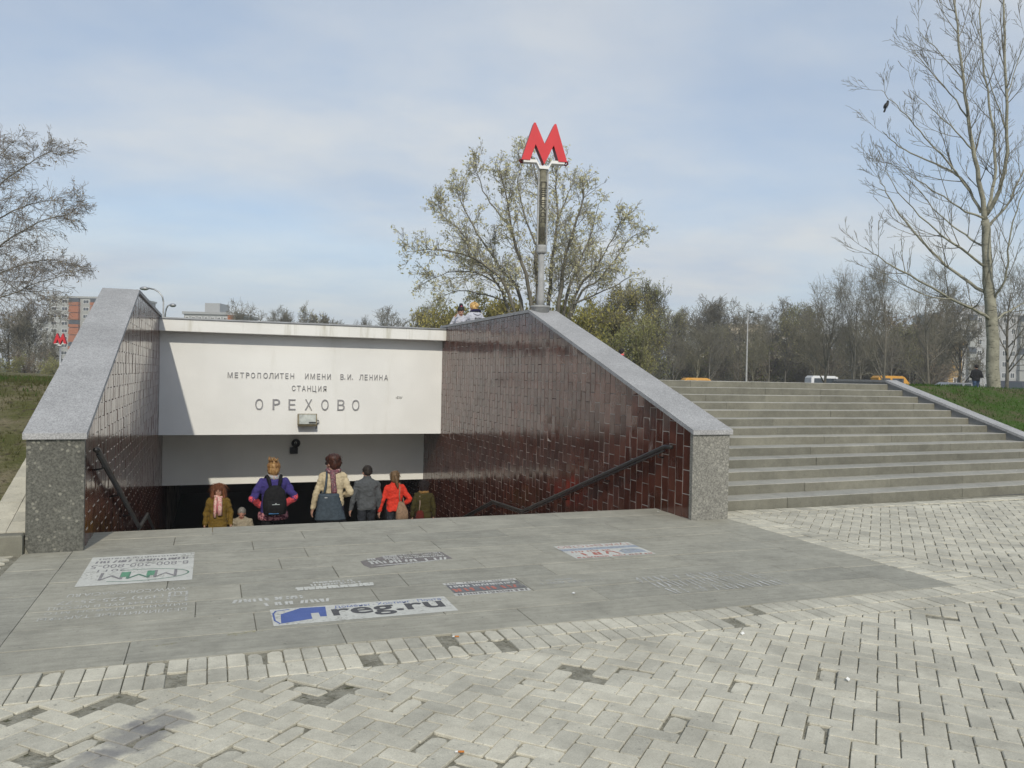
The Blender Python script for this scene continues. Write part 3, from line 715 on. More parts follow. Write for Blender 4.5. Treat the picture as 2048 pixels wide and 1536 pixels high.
# ------------------------------------------------------------------ painted adverts and writing on the slabs
def paint(name, col, wear=0.35, scale=20):
    g = G(name); c = g.gain(tuple(col), g.rng(g.noise(8, 4), 0.3, 0.7, 0.92, 1.05)); g.done(c, 0.8, 0.2)
    a = g.rng(g.math('ADD', g.math('MULTIPLY', g.noise(scale*1.6, 7, 0.8), 0.62), g.math('MULTIPLY', g.noise(3.2, 4, 0.6), 0.38)), wear-0.03, wear+0.13, 0.0, 0.88); g.l(a, g.bsdf.inputs['Alpha']); return g.mat
P = dict(white=paint('worn_white_paint', (0.62, 0.62, 0.57), 0.36), white2=paint('faded_white_paint', (0.60, 0.60, 0.56), 0.38, 30), ghost=paint('very_faded_white_paint', (0.54, 0.54, 0.51), 0.47, 40),
    green=paint('green_stencil', (0.13, 0.24, 0.18), 0.37), pale_green=paint('pale_green_stencil', (0.14, 0.33, 0.21), 0.34), grey=paint('grey_stencil', (0.27, 0.26, 0.265), 0.38, 30), black=paint('black_stencil', (0.10, 0.10, 0.105), 0.35),
    blue=paint('blue_stencil', (0.10, 0.15, 0.38), 0.30), red=paint('red_stencil', (0.48, 0.19, 0.15), 0.38), paleblue=paint('pale_blue_stencil', (0.36, 0.40, 0.46), 0.40), dark=paint('dark_stencil', (0.225, 0.205, 0.20), 0.40), slate=paint('slate_stencil', (0.20, 0.20, 0.21), 0.40),
    chalk=paint('white_chalk', (0.62, 0.62, 0.60), 0.425, 45), yellow=paint('yellow_paint_trace', (0.42, 0.37, 0.12), 0.52, 12))
class Advert:
    def __init__(s, label, x0, x1, y0, y1, cat='advert', flip=False):
        s.x0, s.x1, s.y0, s.y1, s.flip = x0, x1, y0, y1, flip; s.z = 0.0014
        s.o = thing('floor_advert' if cat == 'advert' else 'floor_writing', label, cat, ((x0+x1)/2, (y0+y1)/2, 0))
    def T(s, a, b):     # 0..1 box to local metres; flip = turned to be read from the stairs
        if s.flip: a, b = 1-a, 1-b
        return ((a-0.5)*(s.x1-s.x0), (b-0.5)*(s.y1-s.y0))
    def poly(s, name, pts, mat, lift=1):
        m = MB(); q = [s.T(*p) for p in pts]; ar = sum(q[i][0]*q[(i+1) % len(q)][1]-q[(i+1) % len(q)][0]*q[i][1] for i in range(len(q)))
        if ar < 0: q = q[::-1]
        m.add([(x, y, s.z+0.0005*lift) for x, y in q], [tuple(range(len(q)))]); return m.build(name, P[mat], s.o)
    def text(s, txt, a0, a1, b0, b1, mat, lift=2, bold=0.0):
        # one object for each large letter, small print stays one piece
        if (a1-a0)*(s.x1-s.x0)/len(txt) < 0.085:
            V, Fc = fit_text(txt, a0, a1, b0, b1); m = MB(); m.add([(*s.T(v[0], v[1]), s.z+0.0005*lift) for v in V], Fc); return tag(m.build('small_print', P[mat], s.o), kind='stuff')
        W0, _ = text_geo(txt, 1.0); lo, hi = W0.min(0), W0.max(0); sx_, sy_ = (a1-a0)/(hi[0]-lo[0]), (b1-b0)/(hi[1]-lo[1])
        for i, ch in enumerate(txt):
            if ch == ' ': continue
            V, Fc = text_geo(ch, 1.0, bold=bold); E_, _ = text_geo(txt[:i+1], 1.0); x0_ = E_[:, 0].max()-V[:, 0].max(); m = MB()
            m.add([(*s.T(a0+(v[0]+x0_-lo[0])*sx_, b0+(v[1]-lo[1])*sy_), s.z+0.0005*lift) for v in V], Fc); m.build('letter', P[mat], s.o)
    def line(s, name, pts, w, mat, lift=2, closed=False):
        m = MB(); q = [Vector((*s.T(*p), 0)) for p in pts]
        if closed: q.append(q[0])
        for p0, p1 in zip(q[:-1], q[1:]):
            d = (p1-p0); 
            if d.length < 1e-6: continue
            d.normalize(); nn = Vector((-d.y, d.x, 0))*w/2; e = d*w*0.3
            s.k = getattr(s, 'k', 0)+1
            m.add([tuple(v+Vector((0, 0, s.z+0.0005*lift+0.00011*(s.k % 4)))) for v in (p0-e-nn, p1+e-nn, p1+e+nn, p0-e+nn)], [(0, 1, 2, 3)])
        return m.build(name, P[mat], s.o)
    def marks(s, rows, mat, seed, w=0.012, lift=2):
        """illegible worn characters: short strokes"""
        rng = random.Random(seed); m = MB()
        for (a0, a1, b0, b1, n) in rows:
            for k in range(n):
                ca = a0+(a1-a0)*(k+0.5)/n; hw = (a1-a0)/n*0.34
                if rng.random() < 0.1: continue
                pts = [(ca+rng.uniform(-hw, hw), b0+(b1-b0)*t) for t in rng.choice(((0, 1), (0, 1, 0.5), (1, 0, 1), (0, 0.5, 1, 0.2)))]
                q = [Vector((*s.T(*p), s.z+0.0005*lift)) for p in pts]
                for p0, p1 in zip(q[:-1], q[1:]):
                    d = p1-p0
                    if d.length < 1e-5: continue
                    s.k = getattr(s, 'k', 0)+1; up = Vector((0, 0, 0.00009*(s.k % 5))); p0 = p0+up; p1 = p1+up
                    d.normalize(); nn = Vector((-d.y, d.x, 0))*w/2; m.add([p0-nn, p1-nn, p1+nn, p0+nn], [(0, 1, 2, 3)])
        return tag(m.build('small_print', P[mat], s.o), kind='stuff')
def build_adverts():
    A = Advert('white rectangular floor stencil with green looped logo and phone number beside left pillar', -0.905, -0.112, 6.57, 7.545, flip=True)
    A.poly('background', [(0, 0), (1, 0), (1, 1), (0, 1)], 'white', 0)
    el = [(0.50+0.46*math.cos(t), 0.74+0.19*math.sin(t)) for t in [math.pi*(-0.62+i*1.30/30) for i in range(31)]]
    A.line('loop', [(1-a, b) for a, b in el], 0.012, 'green')
    for k, x in enumerate((0.26, 0.50, 0.74)):
        zig = [(x-0.10, 0.62), (x-0.10, 0.84), (x-0.01, 0.72), (x+0.08, 0.84), (x+0.08, 0.62)]
        A.line('logo_stroke', zig, 0.022, 'green' if k == 1 else 'grey', 3)
    A.poly('logo_block', [(0.35, 0.62), (0.42, 0.62), (0.42, 0.78), (0.35, 0.78)], 'pale_green', 4); A.poly('logo_block', [(0.58, 0.62), (0.65, 0.62), (0.65, 0.78), (0.58, 0.78)], 'pale_green', 4)
    A.text('2011', 0.62, 0.88, 0.49, 0.57, 'grey'); A.text('8-800-200-800-5', 0.05, 0.96, 0.31, 0.44, 'grey')
    A.marks([(0.06, 0.95, 0.17, 0.25, 26)], 'grey', 2, 0.016); A.marks([(0.08, 0.93, 0.07, 0.11, 30)], 'grey', 3, 0.009)
    A = Advert('white stencilled tariff lines with phone number in front of the white logo stencil', -1.0, -0.13, 5.72, 6.42, 'writing', True)
    A.text('БЕЗЛИМИТНЫЕ ТАРИФЫ', 0.0, 1.0, 0.87, 0.98, 'white2'); A.text('БИЛАЙН. МЕГАФОН. МТС', 0.0, 0.98, 0.70, 0.81, 'white2'); A.text('ОТ 644 РУБ В МЕСЯЦ', 0.18, 0.98, 0.52, 0.64, 'white2')
    A.text('(495) 225-25-77', 0.18, 0.94, 0.30, 0.46, 'white2'); A.text('WWW.CORPORACIA.RU', 0.02, 0.90, 0.08, 0.20, 'white2')
    A.line('frame', [(0.01, 0.27), (0.14, 0.27), (0.14, 0.64), (0.01, 0.64)], 0.018, 'white2', closed=True); A.line('frame', [(0.01, 0.43), (0.14, 0.43)], 0.016, 'white2', 3)
    A.line('frame', [(0.055, 0.27), (0.055, 0.43)], 0.014, 'white2', 3); A.line('frame', [(0.10, 0.27), (0.10, 0.43)], 0.014, 'white2', 3)
    A = Advert('long white floor stencil with blue house shape and black web address', 0.39, 1.592, 5.235, 5.60)
    A.poly('background', [(0, 0), (1, 0), (1, 1), (0, 1)], 'white', 0)
    A.poly('house_shape', [(0.04, 0.10), (0.05, 0.66), (0.165, 0.96), (0.30, 0.93), (0.285, 0.32), (0.25, 0.33), (0.25, 0.58), (0.208, 0.58), (0.205, 0.24)], 'blue')
    A.line('house_outline', [(0.035, 0.10), (0.012, 0.30), (0.012, 0.72), (0.03, 0.88), (0.10, 0.92)], 0.012, 'blue')
    A.text('reg.ru', 0.335, 0.955, 0.14, 0.70, 'black', bold=0.022); A.text('Домены · Хостинг · Почта', 0.345, 0.965, 0.73, 0.92, 'blue')
    A = Advert('dark grey floor stencil with white lines of text behind the long white stencil', 1.205, 1.985, 6.57, 7.02)
    A.poly('background', [(0.0, 0.25), (0.05, 0.0), (1, 0.35), (0.97, 1), (0.3, 0.9), (0.0, 0.6)], 'dark', 0)
    A.marks([(0.06, 0.95, 0.30, 0.50, 16)], 'white2', 5, 0.02); A.marks([(0.45, 0.95, 0.60, 0.68, 22), (0.45, 0.95, 0.74, 0.81, 22), (0.42, 0.95, 0.87, 0.94, 20)], 'white2', 6, 0.012)
    A.marks([(0.27, 0.43, 0.55+0.08*k, 0.60+0.08*k, 9) for k in range(5)], 'white2', 7, 0.012); A.marks([(0.08, 0.2, 0.45, 0.58, 3), (0.08, 0.18, 0.65, 0.75, 3)], 'white2', 8, 0.02)
    A.poly('stroke', [(0.10, 0.14), (0.5, 0.16), (0.86, 0.30), (0.9, 0.34), (0.5, 0.24), (0.2, 0.19)], 'white2', 2)
    A = Advert('small faded slate and red floor stencil right of the long white one', 1.675, 2.262, 5.575, 5.945)
    A.poly('background', [(0.02, 0.22), (1, 0.22), (1, 0.84), (0.02, 0.84)], 'slate', 0); A.poly('band', [(0, 0), (1, 0), (1, 0.20), (0, 0.20)], 'white2', 0); A.poly('band', [(0, 0.86), (1, 0.86), (1, 1), (0, 1)], 'white2', 0)
    A.marks([(0.03, 0.97, 0.30, 0.52, 13)], 'red', 11, 0.022); A.marks([(0.05, 0.95, 0.62, 0.76, 24)], 'white2', 12, 0.012); A.marks([(0.03, 0.97, 0.04, 0.16, 24)], 'dark', 13, 0.012); A.marks([(0.03, 0.97, 0.90, 0.97, 24)], 'dark', 14, 0.01)
    A = Advert('white floor stencil with red lettering and a pale blue band near the right wall', 3.03, 3.82, 6.435, 6.965, flip=True)
    A.poly('background', [(0, 0), (1, 0), (1, 1), (0, 1)], 'white', 0)
    A.text('ТУРАГЕНТСТВО', 0.02, 0.97, 0.05, 0.20, 'red'); A.poly('band', [(0.0, 0.27), (1, 0.27), (1, 0.43), (0.0, 0.43)], 'paleblue')
    A.poly('cloud', [(0.04, 0.82), (0.34, 0.84), (0.36, 0.66), (0.25, 0.50), (0.10, 0.52), (0.04, 0.64)], 'paleblue', 2); A.marks([(0.42, 0.92, 0.48, 0.56, 13)], 'red', 21, 0.016); A.marks([(0.60, 0.84, 0.62, 0.82, 4)], 'red', 22, 0.03)
    A.line('arc', [(0.40, 0.82), (0.43, 0.64), (0.50, 0.62), (0.54, 0.78)], 0.025, 'red'); A.marks([(0.02, 0.98, 0.91, 0.97, 28)], 'red', 23, 0.016)
    A = Advert('three lines of white chalk handwriting on the slabs at the right', 3.11, 4.36, 5.16, 5.78, 'writing')
    A.marks([(0.0, 0.88, 0.62, 0.88, 19), (0.08, 0.95, 0.34, 0.60, 21), (0.10, 1.0, 0.05, 0.30, 20)], 'chalk', 31, 0.010)
    A = Advert('two short white stencilled lines behind the house stencil', 0.60, 1.18, 6.02, 6.26, 'writing'); A.marks([(0.0, 1, 0.05, 0.42, 20)], 'white', 41, 0.026); A.marks([(0.2, 0.85, 0.48, 0.68, 18), (0.25, 0.75, 0.76, 0.94, 16)], 'white2', 42, 0.014)
    A = Advert('two faded stencilled lines just left of the house stencil', 0.16, 0.80, 5.68, 5.92, 'writing'); A.marks([(0.25, 1, 0.05, 0.38, 14), (0.0, 0.75, 0.60, 0.92, 14)], 'white2', 43, 0.02)
    A = Advert('barely visible stencilled line between the slate stencil and the chalk', 2.40, 2.99, 5.66, 5.84, 'writing'); A.marks([(0, 1, 0.2, 0.55, 24), (0.05, 0.5, 0.7, 0.95, 12)], 'ghost', 44, 0.016)
    A = Advert('thin yellow paint traces on the front row of slabs', -0.30, 0.55, 4.95, 5.20, 'writing'); A.line('streak', [(0.0, 0.35), (0.25, 0.55), (0.6, 0.85)], 0.02, 'yellow'); A.line('streak', [(0.55, 0.75), (0.85, 0.95)], 0.05, 'yellow', 3)
build_adverts()

# ------------------------------------------------------------------ metro sign
def metro_sign(name, label, loc, rz, big=True, zs=None):
    o = thing(name, label, 'sign', loc, rz)
    if big:
        m = MB(); m.lathe([(0.150, -0.20), (0.152, 0.035), (0.170, 0.04), (0.172, 0.07), (0.150, 0.075), (0.06, 0.085)], n=28); m.build('base_drum', M['dull'], o)
        m = MB(); m.lathe([(0.074, 0.07), (0.066, 0.20), (0.056, 0.36), (0.050, 0.99)], n=16); m.build('pole', M['dull'], o)
        m = MB(); m.lathe([(0.06, 0.97), (0.088, 0.985), (0.092, 1.02), (0.086, 1.03), (0.094, 1.06), (0.088, 1.09), (0.092, 1.11), (0.07, 1.12)], n=20); m.build('collar', M['dull'], o)
        m = MB(); m.lathe([(0.060, 1.11), (0.060, 2.40)], n=20); m.build('column', M['bronze'], o)
        for sx in (-1, 1):
            m = MB(); m.box(sx*0.080-0.013, sx*0.080+0.013, -0.018, 0.018, 1.12, 2.42, bev=0.004); m.build('side_bar', M['dull'], o)
        for k, ch in enumerate('ПЕРЕХОД'):
            V, Fc = fit_text(ch, -0.052, 0.052, 0, 0.082, 0.006); z = 2.16-0.105*k; m = MB(); m.add([(v[0], -0.062-v[2]+0.012*0-abs(v[0])*0.0, z+v[1]-0.04) for v in V], Fc); m.build('letter', M['bronze_d'], o)
        for x_ in (0.0, 0.029, -0.029):
            m = MB(); m.box(x_-0.008, x_+0.008, -0.074 if x_ == 0 else -0.070, -0.045, 1.19 if x_ == 0 else 1.27, 1.42); m.build('arrow_bar', M['bronze_d'], o)
        m = MB(); m.prism([(-0.05, 1.24), (0.0, 1.155), (0.05, 1.24), (0.05, 1.265), (0.0, 1.185), (-0.05, 1.265)], -0.076, -0.050, 'y'); m.build('arrow_head', M['bronze_d'], o)
        zb = 2.42
    else:
        m = MB(); m.lathe([(0.10, -0.1), (0.07, 0.05), (0.055, 0.3), (0.05, 2.45)], n=12); m.build('pole', M['galv'], o); zb = 2.42
    t = 0.05; pr = [(-0.36, 0.10), (-0.13, 0.10), (-0.075, 0.0), (0.075, 0.0), (0.13, 0.10), (0.36, 0.10)]
    pts = [(x, zb+z) for x, z in pr]+[(x, zb+z+t) for x, z in reversed(pr)]
    m = MB(); m.prism(pts, -0.07, 0.07, 'y'); m.build('bracket', M['white_p'], o)
    mz = zb+0.075; Mp = [(-0.40, 0.06), (-0.195, 0.70), (-0.165, 0.70), (0.0, 0.345), (0.165, 0.70), (0.195, 0.70), (0.40, 0.06), (0.25, 0.06), (0.158, 0.335), (0.0, 0.0), (-0.158, 0.335), (-0.25, 0.06)]
    def front(y, mat, nm, y2, gr=0.0):
        bmx = bmesh.new(); vsx = [bmx.verts.new((x, y, mz+z)) for x, z in Mp]; f = bmx.faces.new(vsx); r_ = bmesh.ops.extrude_face_region(bmx, geom=[f])
        for v in [e for e in r_['geom'] if isinstance(e, bmesh.types.BMVert)]: v.co.y = y2
        bmesh.ops.recalc_face_normals(bmx, faces=bmx.faces); bmesh.ops.triangulate(bmx, faces=[q for q in bmx.faces if len(q.verts) > 4])
        me = bpy.data.meshes.new(nm); bmx.to_mesh(me); bmx.free(); me.materials.append(M[mat]); return link(nm, me, o)
    front(-0.085, 'red', 'letter_face', -0.065); front(-0.063, 'red_d', 'letter_case', 0.063); front(0.065, 'red', 'letter_face', 0.085)
    for sx in (-1, 1):
        m = MB(); m.tube([(sx*0.41, -0.05, mz+0.075), (sx*0.425, -0.02, mz+0.045), (sx*0.40, 0, mz+0.02), (sx*0.30, 0, mz+0.05)], 0.014, 6); m.build('fixing_clip', M['red_d'], o)
    return o
metro_sign('metro_sign', 'tall red letter M sign on a grey post at the right wall apex', (5.315, 12.98, Z_APEX), R(-11))
far_m = at_depth(121, 681, 51)
metro_sign('metro_sign', 'distant red letter M metro sign on a thin post at the far left', (far_m.x, far_m.y, far_m.z-2.75), R(-18), False)

# ------------------------------------------------------------------ street lamps
def lamp_post(label, u, v_top, depth, arms, base_z=None, h=None):
    p = at_depth(u, v_top, depth); bz = terr(p.x, p.y); H = p.z-bz
    o = thing('street_lamp', label, 'street lamp', (p.x, p.y, bz), -_a, group=None)
    m = MB(); m.lathe([(0.10, -0.1), (0.09, 1.2), (0.065, 1.25), (0.04, H)], n=10); m.build('post', M['dull'], o)
    for (dx_, dz_, L) in arms:
        pts = [(dx_*(1-math.cos(t*math.pi/2)), 0, H-0.1+dz_*math.sin(t*math.pi/2)) for t in (0, .25, .5, .75, 1)]; m = MB(); m.tube(pts, 0.045, 6); a = m.build('arm', M['galv'], o)
        s = 1 if dx_ > 0 else -1; m = MB(); m.ell((dx_+s*L*0.45, 0, H-0.1+dz_-0.02), (L*0.5, 0.16, 0.11), 10, 6); m.build('lamp_head', M['galv'], a)
    return o
lamp_post('tall street lamp with curved arm behind the left end of the portal', 327, 600, 46, [(-0.85, 0.75, 0.55)])
lamp_post('short dark-headed street lamp beside the tall curved one', 330, 632, 47, [(0.25, 0.75, 0.42)])
lamp_post('slim white park lamp post among the trees behind the steps', 1496, 622, 58, [(0.02, 0.1, 0.5)])

# ------------------------------------------------------------------ trees
def seg_mesh(name, segs, mat, k=3):
    """segs: array rows x0 y0 z0 x1 y1 z1 r0 r1 -> open prisms"""
    S = np.asarray(segs, np.float64); p0, p1 = S[:, 0:3], S[:, 3:6]; d = p1-p0; L = np.linalg.norm(d, axis=1, keepdims=True); d = d/np.maximum(L, 1e-9)
    ref = np.where(np.abs(d[:, 2:3]) > 0.9, np.array([[1., 0, 0]]), np.array([[0, 0, 1.]])); a = np.cross(d, ref); a /= np.maximum(np.linalg.norm(a, axis=1, keepdims=True), 1e-9); b = np.cross(d, a)
    n = len(S); V = np.zeros((n, 2*k, 3))
    for i in range(k):
        w = 2*math.pi*i/k; off = a*math.cos(w)+b*math.sin(w); V[:, i] = p0+off*S[:, 6:7]; V[:, k+i] = p1+off*S[:, 7:8]
    base = (np.arange(n)*2*k)[:, None]; Q = np.concatenate([base+np.array([[i, (i+1) % k, k+(i+1) % k, k+i]]) for i in range(k)], 0)
    return arr_mesh(name, V.reshape(-1, 3), Q, mat, True)
def leaf_mesh(name, pts, size, mat, rng, per=1, spread=0.1, long=1.6):
    pts = np.repeat(np.asarray(pts), per, 0); n = len(pts); pts = pts+rng.normal(0, spread, (n, 3))
    a = rng.normal(0, 1, (n, 3)); a /= np.linalg.norm(a, axis=1, keepdims=True); b = rng.normal(0, 1, (n, 3)); b -= a*(a*b).sum(1, keepdims=True); b /= np.linalg.norm(b, axis=1, keepdims=True)
    s = size*(0.6+0.8*rng.random((n, 1))); V = np.stack([pts-a*s*long*0.5, pts+b*s*0.42, pts+a*s*long*0.5, pts-b*s*0.42], 1).reshape(-1, 3)
    return arr_mesh(name, V, np.arange(4*n).reshape(n, 4), mat)
class Tree:
    def __init__(s, seed): s.rng = random.Random(seed); s.big = []; s.fine = []; s.tips = []
    def rot(s, d, ang):
        o = d.orthogonal().normalized(); o.rotate(Matrix.Rotation(s.rng.uniform(0, 2*math.pi), 3, d)); q = d.copy(); q.rotate(Matrix.Rotation(ang, 3, o)); return q
    def grow(s, p, d, L, r, lev, cfg):
        """one branch with its side branches"""
        n = cfg['seg'][lev]; rng = s.rng; pts = [p.copy()]; rad = [r]; dirs = []; st = L/n
        for i in range(n):
            d = (d+Vector((rng.gauss(0, 1), rng.gauss(0, 1), rng.gauss(0, 1)))*cfg['wob'][lev]+Vector((0, 0, cfg['up'][lev]))).normalized()
            p = p+d*st; pts.append(p.copy()); dirs.append(d.copy()); rad.append(r*(1-(1-cfg['tip'])*(i+1)/n))
        last = lev == len(cfg['seg'])-1
        if lev <= cfg.get('thick', 1): s.big.append((pts, rad, 7 if lev == 0 else 5))
        else:
            for i in range(n): s.fine.append((*pts[i], *pts[i+1], max(rad[i], cfg['rmin']), max(rad[i+1], cfg['rmin'])))
        if last:
            s.tips += pts[1:]; return
        c0, c1 = cfg['kids'][lev]; k = rng.randint(c0, c1); lo = cfg['from'][lev]
        for j in range(k):
            t = lo+(1-lo)*(j+rng.random())/k; f = t*n; i = min(n-1, int(f)); q = pts[i].lerp(pts[i+1], f-i); rr = rad[i]+(rad[i+1]-rad[i])*(f-i)
            dd = s.rot(dirs[i], R(rng.uniform(*cfg['ang'][lev]))); LL = L*rng.uniform(*cfg['len'][lev])*(1-cfg['taper'][lev]*t)
            s.grow(q, dd, LL, min(rr*0.8, rr*rng.uniform(*cfg['rr'])), lev+1, cfg)
    def meshes(s, name, mt, mc, cap=None):
        m = MB()
        for pts, rad, k in s.big: m.tube(pts, rad, k)
        return m.mesh('trunk', mt), seg_mesh('crown', s.fine, mc)
BASE = dict(seg=[7, 5, 4, 4, 3], wob=[.05, .10, .14, .18, .2], up=[.05, .06, .05, .03, 0.0], tip=.25, kids=[(11, 14), (6, 8), (5, 6), (4, 5)], ang=[(35, 65), (30, 60), (30, 60), (25, 60)], len=[(.48, .68), (.5, .72), (.5, .78), (.5, .85)], taper=[.42, .3, .2, .15], rr=(.40, .60), rmin=.0125, thick=1, **{'from': [.22, .2, .15, .15]})
def cfgv(**k): c = dict(BASE); c.update(k); return c
PROTO = {}
def proto(kind, seed, cfg, H, r, mt, mc, stems=1, leaf=None):
    t = Tree(seed)
    for k in range(stems):
        d = Vector((0, 0, 1)) if stems == 1 else Vector((math.cos(k*2.4+seed)*0.32, math.sin(k*2.4+seed)*0.32, 1)).normalized()
        t.grow(Vector((0, 0, -0.15)) if stems == 1 else Vector((math.cos(k*2.4)*0.12, math.sin(k*2.4)*0.12, -0.15)), d, H*(1 if stems == 1 else t.rng.uniform(0.75, 1.0)), r, 0, cfg)
    a, b = t.meshes(kind, mt, mc); top = max(max(p.z for p in q[0]) for q in t.big)
    A = np.array([q for q in t.tips]); top = max(top, float(A[:, 2].max())); wid = float(np.percentile(np.abs(A[:, 0]), 98))*2
    lf = None
    if leaf:
        n, size, mat, spread = leaf; rg = np.random.default_rng(seed); idx = rg.choice(len(A), min(n, len(A)), replace=len(A) < n); lf = leaf_mesh('foliage', A[idx], size, mat, rg, 1, spread)
    PROTO[kind] = (a, b, lf, top, wid)
proto('oak', 1, cfgv(), 5.2, .17, M['bark_dark'], M['twig_haze'])
proto('oak2', 14, cfgv(ang=[(30, 55), (30, 65), (30, 60), (25, 60)], kids=[(9, 12), (7, 9), (6, 8), (4, 6)]), 5.4, .18, M['bark_dark'], M['twig_haze'])
proto('vase', 2, cfgv(up=[.05, .10, .09, .06, .03], ang=[(22, 42), (22, 45), (25, 50), (25, 50)], kids=[(11, 14), (7, 9), (6, 8), (4, 6)]), 6.2, .16, M['bark_dark'], M['twig_haze'])
proto('vase2', 15, cfgv(up=[.05, .10, .09, .06, .03], ang=[(25, 50), (22, 45), (25, 50), (25, 50)], kids=[(12, 15), (7, 9), (6, 8), (4, 6)]), 6.4, .15, M['bark_dark'], M['bark_grey'])
proto('vase_near', 16, cfgv(up=[.05, .10, .09, .06, .03], ang=[(25, 50), (22, 45), (25, 50), (25, 50)], kids=[(11, 13), (6, 8), (5, 6), (3, 4)], rmin=.006), 6.4, .13, M['bark_grey'], M['twig_haze'])
proto('fan_near', 17, cfgv(up=[.05, .08, .08, .05, .03], ang=[(30, 58), (25, 50), (25, 50), (25, 50)], kids=[(10, 12), (6, 8), (5, 6), (3, 4)], rmin=.006), 6.0, .13, M['bark_grey'], M['twig_haze'])
proto('slim', 18, cfgv(up=[.05, .12, .10, .06, .03], ang=[(20, 40), (20, 40), (25, 45), (25, 50)], kids=[(12, 15), (6, 8), (4, 6), (3, 4)], rmin=.008), 6.6, .12, M['bark_olive'], M['bark_olive'])
proto('round', 3, cfgv(up=[.02, .08, .08, .05, .02], seg=[4, 5, 4, 4, 3], kids=[(8, 10), (8, 10), (6, 8), (4, 6)]), 4.0, .10, M['bark_grey'], M['twig_haze'], 4, (2500, .06, M['leaf_bud'], .05))
proto('leafy', 4, cfgv(kids=[(10, 13), (7, 9), (6, 8), (3, 5)]), 5.0, .13, M['bark_olive'], M['bark_olive'], 2, (6000, .075, M['leaf_yel'], .10))
proto('leafg', 5, cfgv(kids=[(10, 13), (7, 9), (6, 8), (3, 5)], up=[.05, .09, .08, .05, .02]), 5.4, .12, M['bark_grey'], M['bark_grey'], 1, (4500, .07, M['leaf_grn'], .10))
SH = dict(seg=[5, 4, 4, 3], wob=[.08, .12, .16, .2], up=[.06, .08, .06, .02], tip=.3, kids=[(7, 9), (5, 7), (4, 6)], ang=[(20, 50), (25, 55), (25, 60)], len=[(.4, .6), (.4, .6), (.4, .65)], taper=[.4, .3, .3], rr=(.45, .65), rmin=.009, thick=0, **{'from': [.08, .12, .12]})
proto('shrub_brown', 6, SH, 3.0, .045, M['bark_brown'], M['bark_brown'], 7, (2200, .07, M['leaf_brn'], .10))
proto('shrub_green', 7, SH, 3.0, .045, M['bark_olive'], M['bark_olive'], 7, (4200, .07, M['leaf_grn'], .11))
proto('shrub_yellow', 8, SH, 3.0, .05, M['bark_olive'], M['bark_olive'], 6, (6000, .07, M['leaf_yel'], .11))
proto('shrub_dark', 9, SH, 3.2, .05, M['bark_dark'], M['bark_brown'], 7, (1400, .06, M['leaf_brn'], .10))
def place(kind, label, u, v_top, depth, wpx, name='tree', group='trees and shrubs beyond the station', rz=None):
    a, b, lf, top, wid = PROTO[kind]; p = at_depth(u, v_top, depth); gz = terr(p.x, p.y)
    s = (p.z-gz)/top; sx = wpx/F_PX*depth/wid; sx = max(0.55*s, min(1.9*s, sx))
    o = thing(name, label, 'shrub' if 'shrub' in name else 'tree', (p.x, p.y, gz), random.uniform(0, 6.28) if rz is None else rz, group); o.scale = (sx, sx, s)
    link('trunk', a, o); c = link('crown', b, o)
    if lf is not None: link('foliage', lf, c)
    return o
TL = [('oak', 'dark bare tree at the far left edge behind the bank', 18, 612, 62, 110), ('vase2', 'bare tree left of the distant red M sign', 60, 602, 68, 90), ('oak2', 'small bare tree right behind the distant red M sign', 108, 655, 66, 60),
 ('oak', 'spreading bare tree over the portal roof, right of the grey roof block', 497, 594, 88, 95), ('vase', 'faint thin bare tree over the portal roof, second from the left', 562, 609, 105, 70), ('round', 'broad rounded budding tree over the middle of the portal roof', 632, 599, 88, 105),
 ('vase2', 'tiny upright tree tip over the portal roof', 725, 628, 110, 45), ('oak2', 'gnarled bare tree over the portal roof, left of the two seated girls', 790, 607, 82, 95), ('leafy', 'thin budding young tree just left of the seated girls', 852, 602, 44, 70),
 ('leafy', 'bushy yellow-green tree directly behind the sloping right coping', 1232, 556, 44, 150), ('leafg', 'slim pale green tree right of the bushy yellow-green one', 1302, 552, 50, 80), 
 ('oak2', 'bare tree with reddish tuft, leftmost behind the broad steps', 1362, 608, 98, 110), ('vase', 'tall bare tree above the left yellow minibus', 1424, 586, 98, 115), ('oak', 'dark forked bare tree left of the slim lamp post', 1482, 594, 96, 115), ('oak2', 'bare tree just right of the slim lamp post', 1545, 594, 99, 115), ('leafg', 'greenish half-bare tree left of the white minibus', 1603, 602, 97, 105),
 ('fan_near', 'wide fan-shaped bare tree above the white minibus', 1650, 540, 56, 160), ('vase_near', 'tall bare tree right of the fan-shaped one', 1712, 512, 53, 120), ('vase_near', 'tall slender bare tree above the top of the cheek wall', 1775, 498, 50, 110), ('fan_near', 'dark twiggy tree left of the pale poplar', 1868, 506, 50, 150), ('vase_near', 'bare tree at the right edge behind the pale poplar', 2022, 500, 41, 150), ('oak2', 'bare tree between the dark twiggy tree and the pale poplar', 1925, 560, 66, 100)]
for i, t in enumerate(TL): place(t[0], t[1], *t[2:], rz=i*1.3)
SHL = [('shrub_green', 'dark green shrub at the left edge of the bank', 12, 700, 54, 70), ('shrub_dark', 'brownish shrub beside the distant M post', 60, 690, 56, 70), ('shrub_green', 'green shrub below the distant M sign', 98, 705, 52, 60),
 ('shrub_yellow', 'yellow-green bush left of the blonde seated girl', 890, 596, 36, 80), ('shrub_yellow', 'yellow-green bush right above the blonde seated girl', 985, 570, 37, 110), ('shrub_yellow', 'yellow-green bush just left of the sign post', 1045, 585, 36, 90), ('shrub_yellow', 'yellow-green bush just right of the sign post base', 1150, 580, 36, 110), ('shrub_green', 'green bush low behind the sloping coping', 1205, 630, 38, 100), ('shrub_green', 'green bush behind the dark figure at the coping', 1275, 610, 42, 100)]
rs = random.Random(5)
